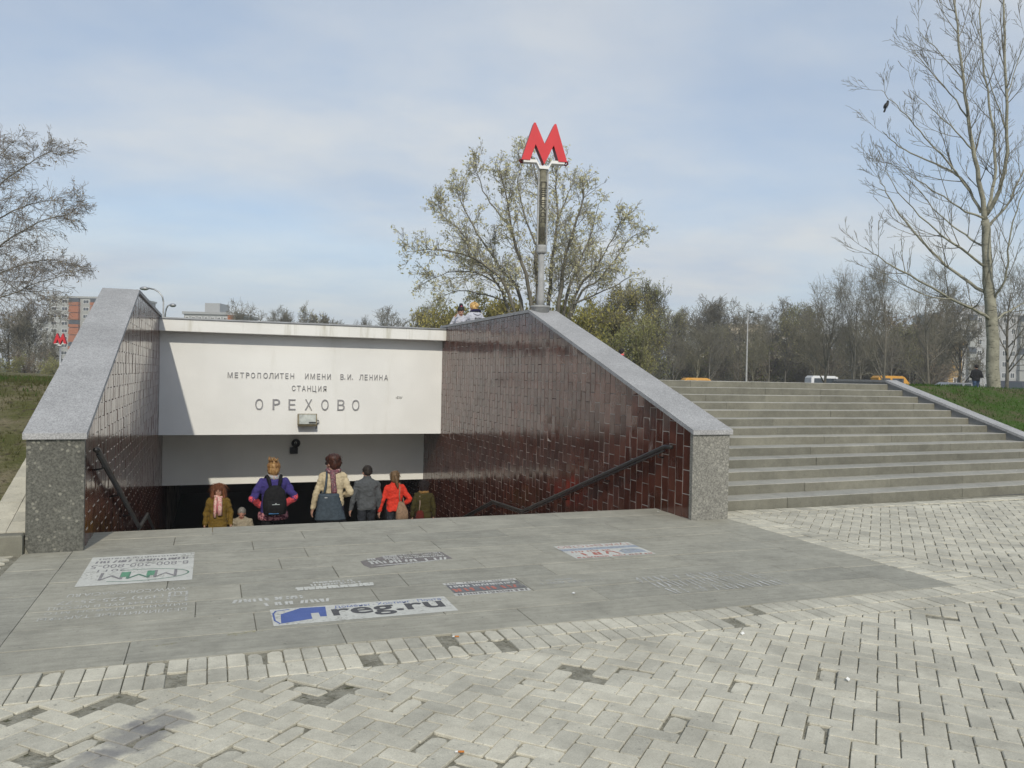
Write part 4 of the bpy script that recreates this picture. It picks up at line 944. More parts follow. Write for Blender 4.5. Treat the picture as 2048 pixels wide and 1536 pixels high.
for k, u in enumerate(range(1300, 1900, 34)):
    kd = ['shrub_brown', 'shrub_green', 'shrub_dark', 'shrub_green', 'shrub_brown'][k % 5]
    if u > 1640: kd = 'shrub_dark' if k % 2 else 'shrub_brown'
    ord_ = ['first', 'second', 'third', 'fourth', 'fifth', 'sixth', 'seventh', 'eighth', 'ninth', 'tenth', 'eleventh', 'twelfth', 'thirteenth', 'fourteenth', 'fifteenth', 'sixteenth', 'seventeenth', 'eighteenth'][k]
    SHL.append((kd, '%s shrub in the thicket above the broad steps, %s from the left' % ({'shrub_brown': 'russet', 'shrub_green': 'green', 'shrub_dark': 'dark brown'}[kd], ord_), u, rs.uniform(664, 698) - (20 if u > 1640 else 0), 93, 100))
SHL += [('shrub_dark', 'big dark rounded shrub left of the walking man', 1850, 590, 90, 170), ('shrub_brown', 'russet shrub tangled under the dark twiggy tree', 1790, 615, 92, 120)]
NTH = ['first', 'second', 'third', 'fourth', 'fifth', 'sixth', 'seventh', 'eighth', 'ninth', 'tenth', 'eleventh', 'twelfth', 'thirteenth', 'fourteenth', 'fifteenth', 'sixteenth', 'seventeenth', 'eighteenth', 'nineteenth', 'twentieth']
for k in range(20):
    u = 1296+k*31+rs.uniform(-8, 8); kd = ['vase_near', 'leafg', 'fan_near', 'slim'][k % 4]
    place(kd, 'slim %s tree rising from the thicket above the steps, %s from the left' % ('pale green' if kd == 'leafg' else 'grey bare', NTH[k]), u, rs.uniform(606, 645), rs.uniform(84, 91), rs.uniform(50, 80), rz=k*2.2)
for i, t in enumerate(SHL): place(t[0], t[1], *t[2:], name='shrub', rz=i*0.9)
def limb_tree(label, base, limbs, r0, mt, mc, cfg, leaf=None, name='tree', seed=1):
    """tree whose main limbs are given as polylines (start index on the trunk is implied by position)"""
    t = Tree(seed); rng = t.rng; o = thing(name, label, 'tree', base)
    for pts, ra, rb, dens in limbs:
        P_ = [Vector(p)-Vector(base) for p in pts]; sm_ = []
        for i in range(len(P_)-1):
            p0, p1, p2, p3 = P_[max(i-1, 0)], P_[i], P_[i+1], P_[min(i+2, len(P_)-1)]
            for k in range(4):
                q = k/4; sm_.append(0.5*((2*p1)+(p2-p0)*q+(2*p0-5*p1+4*p2-p3)*q*q+(3*p1-p0-3*p2+p3)*q**3))
        sm_.append(P_[-1]); n = len(sm_); rad = [ra+(rb-ra)*(i/(n-1))**0.8 for i in range(n)]
        sm_ = [p+Vector((rng.gauss(0, .018), rng.gauss(0, .018), rng.gauss(0, .012))) if 0 < i < n-1 else p for i, p in enumerate(sm_)]
        t.big.append((sm_, rad, 9 if ra > .12 else 6)); Ltot = sum((sm_[i+1]-sm_[i]).length for i in range(n-1))
        for j in range(int(dens*Ltot)):
            f = (0.18+0.82*rng.random())*(n-1); i = min(n-2, int(f)); q = sm_[i].lerp(sm_[i+1], f-i); d = (sm_[i+1]-sm_[i]).normalized()
            t.grow(q, t.rot(d, R(rng.uniform(25, 55))), rng.uniform(*cfg['L0'])*(1.15-0.6*f/(n-1)), min(rad[i]*0.55, cfg['R0']), 0, cfg)
    a, b = t.meshes('t', mt, mc); link('trunk', a, o); c = link('crown', b, o)
    if leaf:
        n, size, mat, spread, per = leaf; A = np.array([q for q in t.tips]); rg = np.random.default_rng(seed); idx = rg.choice(len(A), min(n, len(A)), replace=False); link('foliage', leaf_mesh('foliage', A[idx], size, mat, rg, per, spread), c)
    return o
def PX(u, v, D): return tuple(at_depth(u, v, D))
# pale poplar at the right
D = 24.0; b0 = at_depth(1990, 770, D); b0 = Vector((b0.x, b0.y, terr(b0.x, b0.y)))
TW4 = dict(seg=[6, 4, 3], wob=[.04, .06, .08], up=[.12, .10, .06], tip=.3, kids=[(4, 6), (2, 3)], ang=[(20, 40), (20, 42)], len=[(.32, .55), (.35, .6)], taper=[.3, .3], rr=(.45, .65), rmin=.0052, thick=-1, L0=(0.8, 2.0), R0=.017, **{'from': [.2, .2]})
limbs = [([tuple(b0-Vector((0, 0, .2))), PX(1984, 640, D), PX(1976, 540, D), PX(1970, 440, D)], 0.200, 0.1125, 0.3), ([PX(1970, 440, D), PX(1962, 380, D-.1), PX(1945, 290, D-.3), PX(1930, 190, D-.4), PX(1918, 90, D-.4), PX(1900, -60, D-.5)], 0.089, 0.0225, 2.7),
 ([PX(1970, 435, D), PX(1985, 380, D+.4), PX(1990, 290, D+.8), PX(1975, 180, D+1), PX(1960, 60, D+1.1), PX(1970, -60, D+1.2)], 0.063, 0.0150, 2.5), ([PX(1972, 430, D), PX(1998, 380, D-.3), PX(2014, 300, D-.6), PX(2012, 180, D-.9), PX(2008, 40, D-1), PX(2012, -90, D-1)], 0.074, 0.0225, 2.5),
 ([PX(1983, 640, D), PX(1945, 618, D-.4), PX(1880, 585, D-1.2), PX(1800, 540, D-2), PX(1765, 520, D-2.3), PX(1730, 495, D-2.5)], 0.052, 0.0090, 1.9), ([PX(1900, 598, D-1), PX(1850, 590, D-1.2), PX(1790, 560, D-1.6), PX(1750, 538, D-1.8)], 0.022, 0.0060, 1.9),
 ([PX(1978, 590, D), PX(1925, 555, D+.5), PX(1860, 500, D+1), PX(1800, 430, D+1.4), PX(1775, 385, D+1.5), PX(1755, 350, D+1.6)], 0.056, 0.0090, 2.4), ([PX(1972, 535, D), PX(1920, 495, D-.6), PX(1870, 460, D-1.1), PX(1810, 400, D-1.5), PX(1770, 340, D-1.7)], 0.044, 0.0075, 2.2),
 ([PX(1971, 495, D), PX(1930, 470, D+.6), PX(1880, 430, D+1.1), PX(1830, 370, D+1.5), PX(1780, 325, D+1.6)], 0.037, 0.0075, 2.2), ([PX(1969, 438, D), PX(1920, 415, D-.5), PX(1850, 370, D-.9), PX(1800, 340, D-1.1)], 0.037, 0.0075, 2.0),
 ([PX(1962, 425, D), PX(1930, 365, D+.3), PX(1890, 335, D+.5), PX(1820, 305, D+.7), PX(1785, 280, D+.8), PX(1765, 262, D+.8)], 0.044, 0.0075, 1.9), ([PX(1945, 390, D+.2), PX(1900, 330, D), PX(1860, 285, D-.3), PX(1820, 240, D-.5), PX(1785, 205, D-.6), PX(1762, 180, D-.6)], 0.033, 0.0067, 2.0),
 ([PX(1946, 300, D-.3), PX(1900, 250, D-.5), PX(1860, 215, D-.6), PX(1820, 180, D-.7)], 0.026, 0.0060, 2.0), ([PX(1938, 240, D-.3), PX(1900, 185, D-.1), PX(1850, 130, D+.1), PX(1825, 100, D+.2)], 0.026, 0.0060, 1.9), ([PX(1926, 160, D-.4), PX(1890, 115, D-.6), PX(1850, 75, D-.7), PX(1832, 55, D-.7)], 0.022, 0.0060, 1.9),
 ([PX(1985, 600, D), PX(2010, 560, D-.5), PX(2020, 480, D-.9), PX(2040, 400, D-1.2), PX(2075, 320, D-1.4)], 0.044, 0.0090, 2.2), ([PX(1990, 640, D), PX(2030, 615, D+.6), PX(2080, 590, D+1.2), PX(2140, 540, D+1.8)], 0.037, 0.0075, 2.0), ([PX(1980, 450, D), PX(2020, 400, D+.5), PX(2060, 300, D+1), PX(2080, 200, D+1.2)], 0.044, 0.0090, 2.2),
 ([PX(2013, 260, D-.7), PX(1985, 180, D-1.2), PX(1965, 110, D-1.5), PX(1955, 40, D-1.6)], 0.022, 0.0060, 2.2), ([PX(2012, 200, D-.8), PX(2035, 130, D-.5), PX(2050, 60, D-.4)], 0.022, 0.0060, 2.2)]
limb_tree('tall pale-barked bare poplar on the lawn at the right', tuple(b0), limbs, .25, M['bark_pale'], M['twig_pale'], TW4, seed=5)
# dark bird on the poplar
def build_bird():
    p = at_depth(1773, 210, D-.62); o = thing('bird', 'small dark bird perched on a thin branch of the pale poplar', 'bird', p)
    m = MB(); rot = Matrix.Rotation(R(-60), 3, 'Y'); m.ell((0, 0, 0.0), (0.115, 0.05, 0.055), 10, 8, rot); m.ell((0.045, 0, 0.105), (0.036, 0.034, 0.036), 10, 8); m.build('body', M['dark'], o)
    m = MB(); m.tube([(0.075, 0, 0.105), (0.115, 0, 0.095)], [0.013, 0.002], 6); m.build('beak', M['bark_dark'], o)
    m = MB(); m.prism([(-0.05, -0.09), (-0.02, -0.10), (-0.065, -0.22), (-0.10, -0.21)], -0.022, 0.022, 'y'); m.build('tail', M['dark'], o)
    for s in (-1, 1):
        m = MB(); m.ell((-0.015, s*0.045, -0.01), (0.10, 0.014, 0.04), 8, 6, rot); m.build('wing', M['dark'], o)
        m = MB(); m.tube([(0.0, s*0.02, -0.05), (0.02, s*0.02, -0.095)], 0.005, 5); m.build('leg', M['bark_dark'], o)
build_bird()
# large budding willow behind the sign
D = 31.0; b0 = at_depth(1085, 700, D); b0 = Vector((b0.x, b0.y, terr(b0.x, b0.y))); B = tuple(b0)
WL = dict(seg=[5, 4, 3], wob=[.09, .13, .16], up=[.06, .06, .02], tip=.3, kids=[(5, 7), (3, 5)], ang=[(25, 55), (25, 60)], len=[(.4, .65), (.4, .65)], taper=[.3, .3], rr=(.45, .65), rmin=.006, thick=-1, L0=(0.6, 1.5), R0=.018, **{'from': [.15, .15]})
root = lambda dx_, dz_=0.3: tuple(b0+Vector((dx_, dx_*0.3, dz_)))
limbs = [([root(-.3, -.2), PX(1076, 601, D), PX(1073, 508, D), PX(1085, 415, D+.3), PX(1071, 350, D+.5), PX(1061, 299, D+.5)], 0.122, .012, 3.7), ([root(-.4, 0), PX(1063, 601, D-.4), PX(1037, 508, D-.8), PX(1021, 452, D-1), PX(1011, 387, D-1.2), PX(998, 331, D-1.3)], 0.101, .012, 4.1),
 ([root(-.5, 0), PX(1041, 601, D+.5), PX(1002, 536, D+1), PX(963, 480, D+1.6), PX(928, 415, D+2), PX(906, 364, D+2.2)], 0.094, .01, 4.3), ([root(-.5, .2), PX(1019, 592, D-.5), PX(976, 536, D-1), PX(924, 508, D-1.6), PX(871, 499, D-2), PX(815, 503, D-2.3)], 0.079, .009, 4.4),
 ([root(-.5, .3), PX(1002, 582, D+.8), PX(958, 527, D+1.4), PX(924, 466, D+1.8), PX(889, 434, D+2), PX(876, 410, D+2.1)], 0.065, .009, 4.4), ([PX(998, 568, D), PX(950, 545, D-.6), PX(897, 545, D-1.1), PX(845, 568, D-1.4)], 0.036, .008, 4.7), ([PX(1011, 601, D), PX(958, 587, D+.5), PX(915, 582, D+.9), PX(871, 601, D+1.2)], 0.036, .008, 4.7),
 ([root(.1, 0), PX(1098, 601, D+.4), PX(1106, 508, D+.8), PX(1115, 434, D+1), PX(1111, 359, D+1.2), PX(1119, 308, D+1.3)], 0.101, .012, 3.7), ([root(.3, 0), PX(1119, 601, D-.5), PX(1128, 527, D-1), PX(1150, 452, D-1.4), PX(1167, 396, D-1.7), PX(1165, 359, D-1.8)], 0.108, .012, 4.1),
 ([root(.4, 0), PX(1132, 601, D+.6), PX(1154, 536, D+1.1), PX(1180, 471, D+1.6), PX(1198, 406, D+1.9)], 0.086, .01, 4.3), ([root(.5, .2), PX(1150, 592, D-.6), PX(1185, 545, D-1.1), PX(1219, 489, D-1.6), PX(1245, 434, D-1.9)], 0.072, .01, 3.4),
 ([root(.5, .3), PX(1154, 601, D+.3), PX(1198, 559, D+.7), PX(1232, 517, D+1), PX(1259, 480, D+1.2), PX(1276, 466, D+1.3)], 0.065, .009, 3.0), ([PX(1141, 610, D-.5), PX(1185, 592, D-.9), PX(1228, 573, D-1.3), PX(1263, 550, D-1.5)], 0.043, .009, 3.4), ([PX(1071, 489, D), PX(1045, 415, D+.6), PX(1037, 359, D+.9), PX(1050, 313, D+1)], 0.043, .009, 4.1), ([PX(1021, 452, D-1), PX(980, 406, D-1.3), PX(958, 359, D-1.5), PX(950, 339, D-1.6)], 0.036, .008, 4.3), ([PX(1113, 443, D+1), PX(1137, 387, D+1.2), PX(1141, 350, D+1.3)], 0.036, .008, 4.1)]
limb_tree('large many-stemmed budding willow behind the red M sign', B, limbs, .2, M['bark_grey'], bark('willow_twig', (0.27, 0.25, 0.20)), WL, (8500, .072, M['leaf_bud'], .07, 1), seed=9)
# drooping birch at the left edge
D = 25.0; b0 = at_depth(-150, 720, D); b0 = Vector((b0.x, b0.y, terr(b0.x, b0.y))); B = tuple(b0)
BC = dict(seg=[5, 5, 4], wob=[.08, .12, .14], up=[.01, -.02, -.05], tip=.3, kids=[(6, 8), (4, 6)], ang=[(25, 50), (25, 55)], len=[(.45, .7), (.45, .7)], taper=[.3, .3], rr=(.45, .65), rmin=.0045, thick=-1, L0=(0.7, 1.5), R0=.012, **{'from': [.12, .12]})
limbs = [([tuple(b0-Vector((0, 0, .2))), PX(-140, 560, D), PX(-125, 400, D), PX(-115, 250, D), PX(-110, 150, D)], 0.132, 0.0350, 1.5), ([PX(-132, 480, D), PX(-60, 420, D-.3), PX(0, 370, D-.6), PX(60, 325, D-.9), PX(100, 300, D-1)], 0.048, 0.0063, 4.8), ([PX(-128, 430, D), PX(-60, 370, D+.4), PX(-10, 320, D+.7), PX(20, 290, D+.9)], 0.042, 0.0063, 4.8),
 ([PX(-136, 540, D), PX(-60, 480, D+.5), PX(10, 430, D+.9), PX(80, 405, D+1.2), PX(150, 400, D+1.4)], 0.048, 0.0056, 5.1), ([PX(-138, 580, D), PX(-50, 530, D-.5), PX(30, 470, D-.9), PX(90, 440, D-1.2), PX(140, 430, D-1.3)], 0.048, 0.0056, 5.1), ([PX(-140, 620, D), PX(-50, 570, D+.3), PX(40, 530, D+.6), PX(110, 520, D+.9), PX(170, 535, D+1)], 0.042, 0.0056, 5.4),
 ([PX(-142, 640, D), PX(-60, 610, D-.4), PX(20, 590, D-.8), PX(90, 560, D-1), PX(150, 550, D-1.1)], 0.036, 0.0056, 5.1), ([PX(-142, 660, D), PX(-60, 600, D+.8), PX(0, 560, D+1.3), PX(60, 600, D+1.5), PX(100, 620, D+1.6)], 0.030, 0.0056, 4.5), ([PX(-118, 300, D), PX(-60, 290, D), PX(-10, 300, D-.4), PX(30, 320, D-.6)], 0.030, 0.0056, 4.8)]
limb_tree('drooping bare birch reaching in from the left edge', B, limbs, .2, M['bark_grey'], bark('birch_twig', (0.27, 0.245, 0.22)), BC, (2600, .04, M['leaf_brn'], .04, 1), seed=12)

# ------------------------------------------------------------------ people
TMP = bpy.data.scenes.new('remesh_bench')
def cloth(name, col, var=0.15, rough=0.9, scale=25):
    g = G(name); co = g.n('ShaderNodeTexCoord').outputs['Object']
    c = g.gain(tuple(col), g.rng(g.noise(scale, 4, co=co), 0.3, 0.7, 1-var, 1+var)); g.bump(g.noise(60, 3, co=co), 0.2, 0.004); return g.done(c, rough, 0.2)
def pattern(name, a, b, scale=38, c3=None):
    g = G(name); co = g.n('ShaderNodeTexCoord').outputs['Object']; c = g.mix(g.rng(g.noise(scale, 2, co=co), 0.46, 0.54), a, b)
    if c3: c = g.mix(g.rng(g.noise(scale*1.4, 2, co=co), 0.58, 0.63), c, c3)
    return g.done(c, 0.9, 0.2)
def hairm(name, a, b):
    g = G(name); co = g.n('ShaderNodeTexCoord').outputs['Object']; c = g.mix(g.rng(g.noise(40, 4, stretch=(1, 1, 0.25), co=co), 0.35, 0.65), a, b); g.bump(g.noise(70, 3, stretch=(1, 1, 0.2), co=co), 0.5, 0.01); return g.done(c, 0.55, 0.4)
SKIN = cloth('skin', (0.52, 0.30, 0.22), 0.06, 0.6); SKIN2 = cloth('ruddy_skin', (0.50, 0.25, 0.18), 0.08, 0.6)
EYE = plain('eye_dark', (0.02, 0.015, 0.012), 0.3); LIP = plain('lips', (0.35, 0.10, 0.09), 0.5)
SHOE = plain('dark_shoe', (0.03, 0.028, 0.025), 0.5)
def capsule(mb_, a, b, ra, rb, mi, n=12):
    a, b = Vector(a), Vector(b); d = b-a; L = d.length; d = d/L if L > 1e-6 else Vector((0, 0, 1)); pts = []; rad = []
    for t in (-0.98, -0.8, -0.45, 0): pts.append(a+d*ra*t); rad.append(ra*math.sqrt(max(0.0004, 1-t*t)))
    for t in (0.33, 0.66): pts.append(a.lerp(b, t)); rad.append(ra+(rb-ra)*t)
    for t in (0, 0.45, 0.8, 0.98): pts.append(b+d*rb*t); rad.append(rb*math.sqrt(max(0.0004, 1-t*t)))
    mb_.tube(pts, rad, n, mi)
def loft(mb_, rings, mi, n=20, T=None):
    """rings: (z, rx, ry, cy, cx)"""
    V = []
    for r_ in rings:
        z, rx, ry, cy = r_[:4]; cx = r_[4] if len(r_) > 4 else 0
        for k in range(n):
            w = 2*math.pi*k/n; c, s = math.cos(w), math.sin(w); e = 0.85
            p = Vector((cx+rx*math.copysign(abs(c)**e, c), cy+ry*math.copysign(abs(s)**e, s), z)); V.append(T @ p if T else p)
    N = len(rings); mb_.add(V, [(i*n+k, i*n+(k+1) % n, (i+1)*n+(k+1) % n, (i+1)*n+k) for i in range(N-1) for k in range(n)]+[tuple(range(n-1, -1, -1)), tuple(range((N-1)*n, N*n))], mi, True)
def hand(mb_, wrist, dirv, palm_n, mi, side=1, curl=0.5, k=1.0):
    """palm, four fingers and a thumb leaving the side of the palm"""
    d = Vector(dirv).normalized(); nrm = Vector(palm_n); nrm = (nrm-d*nrm.dot(d)).normalized(); w = d.cross(nrm)*side; o = Vector(wrist)
    for q in (-0.026, -0.009, 0.009, 0.026): capsule(mb_, o+w*q*0.75*k+d*0.01, o+w*q*k+d*0.085*k, 0.017*k, 0.0135*k, mi, 8)
    for q, L in zip((-0.022, -0.010, 0.009, 0.027), (0.060, 0.076, 0.082, 0.070)):
        p = o+w*q*k+d*0.088*k; p1 = p+(d*math.cos(curl*0.6)+nrm*math.sin(curl*0.6))*L*0.45*k; p2 = p1+(d*math.cos(curl*1.3)+nrm*math.sin(curl*1.3))*L*0.35*k; p3 = p2+(d*math.cos(curl*2)+nrm*math.sin(curl*2))*L*0.25*k
        capsule(mb_, p, p1, 0.0095*k, 0.009*k, mi, 8); capsule(mb_, p1, p2, 0.009*k, 0.0085*k, mi, 8); capsule(mb_, p2, p3, 0.0085*k, 0.0075*k, mi, 8)
    b = o+w*0.026*k+d*0.025*k; t1 = b+(w*0.75+d*0.6+nrm*0.25).normalized()*0.045*k; t2 = t1+(w*0.25+d+nrm*0.35).normalized()*0.032*k
    capsule(mb_, b, t1, 0.014*k, 0.0105*k, mi, 8); capsule(mb_, t1, t2, 0.0105*k, 0.0085*k, mi, 8)
ARM = {'down': ((.205, .0, 1.385), (.255, -.02, 1.12), (.262, .05, .885)), 'hip': ((.205, 0, 1.385), (.335, -.05, 1.13), (.20, .09, 1.0)), 'bent': ((.205, 0, 1.385), (.285, -.06, 1.12), (.17, .17, 1.06)), 'slant': ((.205, 0, 1.385), (.27, -.01, 1.12), (.315, .03, .88))}
def person(label, loc, face, H, top, bottom, skin=SKIN, armL='down', armR='down', bulk=1.0, waist=0.85, hem=0.90, hemw=1.0, head_turn=0.0, head_pitch=0.0, female=True, extra=None, sleeve=None, collar=None, voxel=0.0115, stride=0.12, sit=None, facial=False, hands=True, group='people at the metro entrance', lean=0.0):
    """body as one continuous mesh, facing +Y before turning; feet at the origin"""
    mb_ = MB(); k = bulk; mats = [skin, top, bottom, SHOE, sleeve or top, collar or top]
    dz = 0.0; T = Matrix.Identity(4)
    if sit: dz = sit['seat']+0.09-0.95
    piv = Vector((0, 0, 0.95)); T = Matrix.Translation(Vector((0, 0, dz))+piv) @ Matrix.Rotation(R(-lean), 4, 'X') @ Matrix.Translation(-piv)
    sw = 0.158 if female else 0.182
    rings = [(hem, .165*k*hemw, .125*k*hemw, 0), (hem+.05, .168*k*hemw, .128*k*hemw, 0), (1.02, .158*k*waist/0.85, .118*k, 0), (1.12, .150*k*waist/0.85, .112*k, .0), (1.24, .168*k, .122*k, -.005), (1.34, .185*k*(1.0 if female else 1.1), .118*k, -.012), (1.40, sw*1.06*k, .100*k, -.012), (1.435, sw*.86*k, .085, -.008), (1.465, .098, .070, -.004), (1.49, .062, .060, 0)]
    loft(mb_, rings, 1, T=T)
    tf = lambda p: T @ Vector(p)
    for s, a in ((-1, armL), (1, armR)):
        J = [Vector((s*p[0], p[1], p[2])) for p in (ARM[a] if isinstance(a, str) else a)]; J[0].x = s*(sw*k-0.008); J[0].z = 1.375; J[1].x -= s*.02; J[2].x -= s*.015; J = [tf(p) for p in J]
        capsule(mb_, J[0], J[1], .060*k, .050*k, 1); capsule(mb_, J[1], J[1].lerp(J[2], .93), .053*k, .040*k, 4)
        d = (J[2]-J[1]).normalized()
        if hands: hand(mb_, J[2]-d*0.012, d, Vector((-s, 0.3, 0)), 0, s, 0.45)
    hc = Vector((0, .022, 1.605)); HM = T @ Matrix.Translation(Vector((0, -.004, 1.475))) @ Matrix.Rotation(R(head_turn), 4, 'Z') @ Matrix.Rotation(R(-head_pitch), 4, 'X') @ Matrix.Scale(1.07, 4) @ Matrix.Translation(Vector((0, 0, -1.50)))
    hf = lambda p: HM @ Vector(p)
    capsule(mb_, tf((0, -.008, 1.40)), hf((0, .004, 1.54)), .054, .050, 0); H3 = HM.to_3x3()
    mb_.ell(hf(hc+Vector((0, -.012, .018))), (.076, .094, .100), 16, 12, H3, 0); mb_.ell(hf((0, .036, 1.548)), (.056, .066, .066), 14, 10, H3, 0); mb_.ell(hf((0, .072, 1.507)), (.027, .022, .020), 10, 8, H3, 0)
    mb_.ell(hf((0, .116, 1.582)), (.0125, .016, .024), 8, 6, H3, 0)
    for s in (-1, 1): mb_.ell(hf((s*.078, .008, 1.588)), (.012, .02, .031), 8, 6, H3, 0); mb_.ell(hf((s*.036, .088, 1.562)), (.02, .018, .018), 8, 6, H3, 0)
    for s in (-1, 1):
        if sit: h0, h1, h2 = Vector((s*.09, 0, .10)), Vector((s*.29, .24, .11)), Vector((-s*.06, .26+s*.05, .075))
        else: h0, h1, h2 = Vector((s*.088, 0, .93)), Vector((s*.098, s*stride*.6+.03, .50)), Vector((s*.10, s*stride, .10))
        capsule(mb_, h0, h1, .092*min(k, 1.12), .062, 2); capsule(mb_, h1, h2, .061, .043, 2); f = h2-Vector((0, 0, .055)); capsule(mb_, f-Vector((0, .03, 0)), f+Vector((s*.012, .16, -.008)), .040, .034, 3)
    if collar: loft(mb_, [(1.42, .10, .09, -.01), (1.47, .078, .078, 0), (1.51, .074, .074, .003)], 5, T=T)
    src = MB(); src.v, src.f, src.m, src.sm = mb_.v, mb_.f, mb_.m, mb_.sm
    bv = BVHTree.FromPolygons(mb_.v, mb_.f); me0 = mb_.mesh('tmp'); ob = bpy.data.objects.new('tmp', me0); TMP.collection.objects.link(ob)
    md = ob.modifiers.new('r', 'REMESH'); md.mode = 'VOXEL'; md.voxel_size = voxel; ms = ob.modifiers.new('s', 'SMOOTH'); ms.iterations = 3; ms.factor = 0.5
    vl = TMP.view_layers[0]; vl.update(); me = bpy.data.meshes.new_from_object(ob.evaluated_get(vl.depsgraph)); bpy.data.objects.remove(ob); bpy.data.meshes.remove(me0)
    me.name = 'person'; me.materials.clear()
    for q in mats: me.materials.append(q)
    n = len(me.polygons); ce = np.zeros(n*3); me.polygons.foreach_get('center', ce); ce = ce.reshape(-1, 3); mi = np.zeros(n, np.int32)
    for i in range(n):
        r_ = bv.find_nearest(Vector(ce[i])); mi[i] = mb_.m[r_[2]] if r_[2] is not None else 1
    me.polygons.foreach_set('material_index', mi); me.polygons.foreach_set('use_smooth', np.ones(n, bool))
    vm = np.zeros(len(me.vertices), np.int32)
    ls = np.zeros(n, np.int32); lt = np.zeros(n, np.int32); me.polygons.foreach_get('loop_start', ls); me.polygons.foreach_get('loop_total', lt)
    lv = np.zeros(len(me.loops), np.int32); me.loops.foreach_get('vertex_index', lv); vm[lv] = np.repeat(mi, lt)
    nv = len(me.vertices); co = np.zeros(nv*3); me.vertices.foreach_get('co', co); co = co.reshape(-1, 3); nr = np.zeros(nv*3); me.vertices.foreach_get('normal', nr); nr = nr.reshape(-1, 3)
    seed_ = len(label)*1.7
    for i in range(nv):     # folds in the clothing
        if vm[i] in (1, 2, 4):
            c = co[i]; co[i] = c+nr[i]*(0.016*mnoise.noise(Vector((c[0]*8+seed_, c[1]*8, c[2]*13)))+0.009*mnoise.noise(Vector((c[0]*18, c[1]*18, c[2]*34+seed_))))
    me.vertices.foreach_set('co', co.ravel())
    me.update(); sc_ = H/1.72
    o = link('person', me); tag(o, label, 'person', group); o.location = loc; o.rotation_euler = (0, 0, R(face)); o.scale = (sc_,)*3
    if facial:
        for s in (-1, 1):
            m = MB(); m.ell(hf((s*.031, .097, 1.598)), (.011, .008, .007), 8, 6, H3); m.build('eye', EYE, o)
        m = MB(); m.ell(hf((0, .098, 1.538)), (.020, .008, .006), 8, 6, H3); m.build('mouth', LIP, o)
    o['_'] = 0; del o['_']
    return o, hf, H3, tf
def noisy(mb_, amp, fr, seed=0):
    mb_.v = [tuple(Vector(v)+Vector((mnoise.noise(Vector(v)*fr+Vector((seed, 0, 0))), mnoise.noise(Vector(v)*fr+Vector((0, seed, 9))), mnoise.noise(Vector(v)*fr+Vector((5, 0, seed)))))*amp) for v in mb_.v]
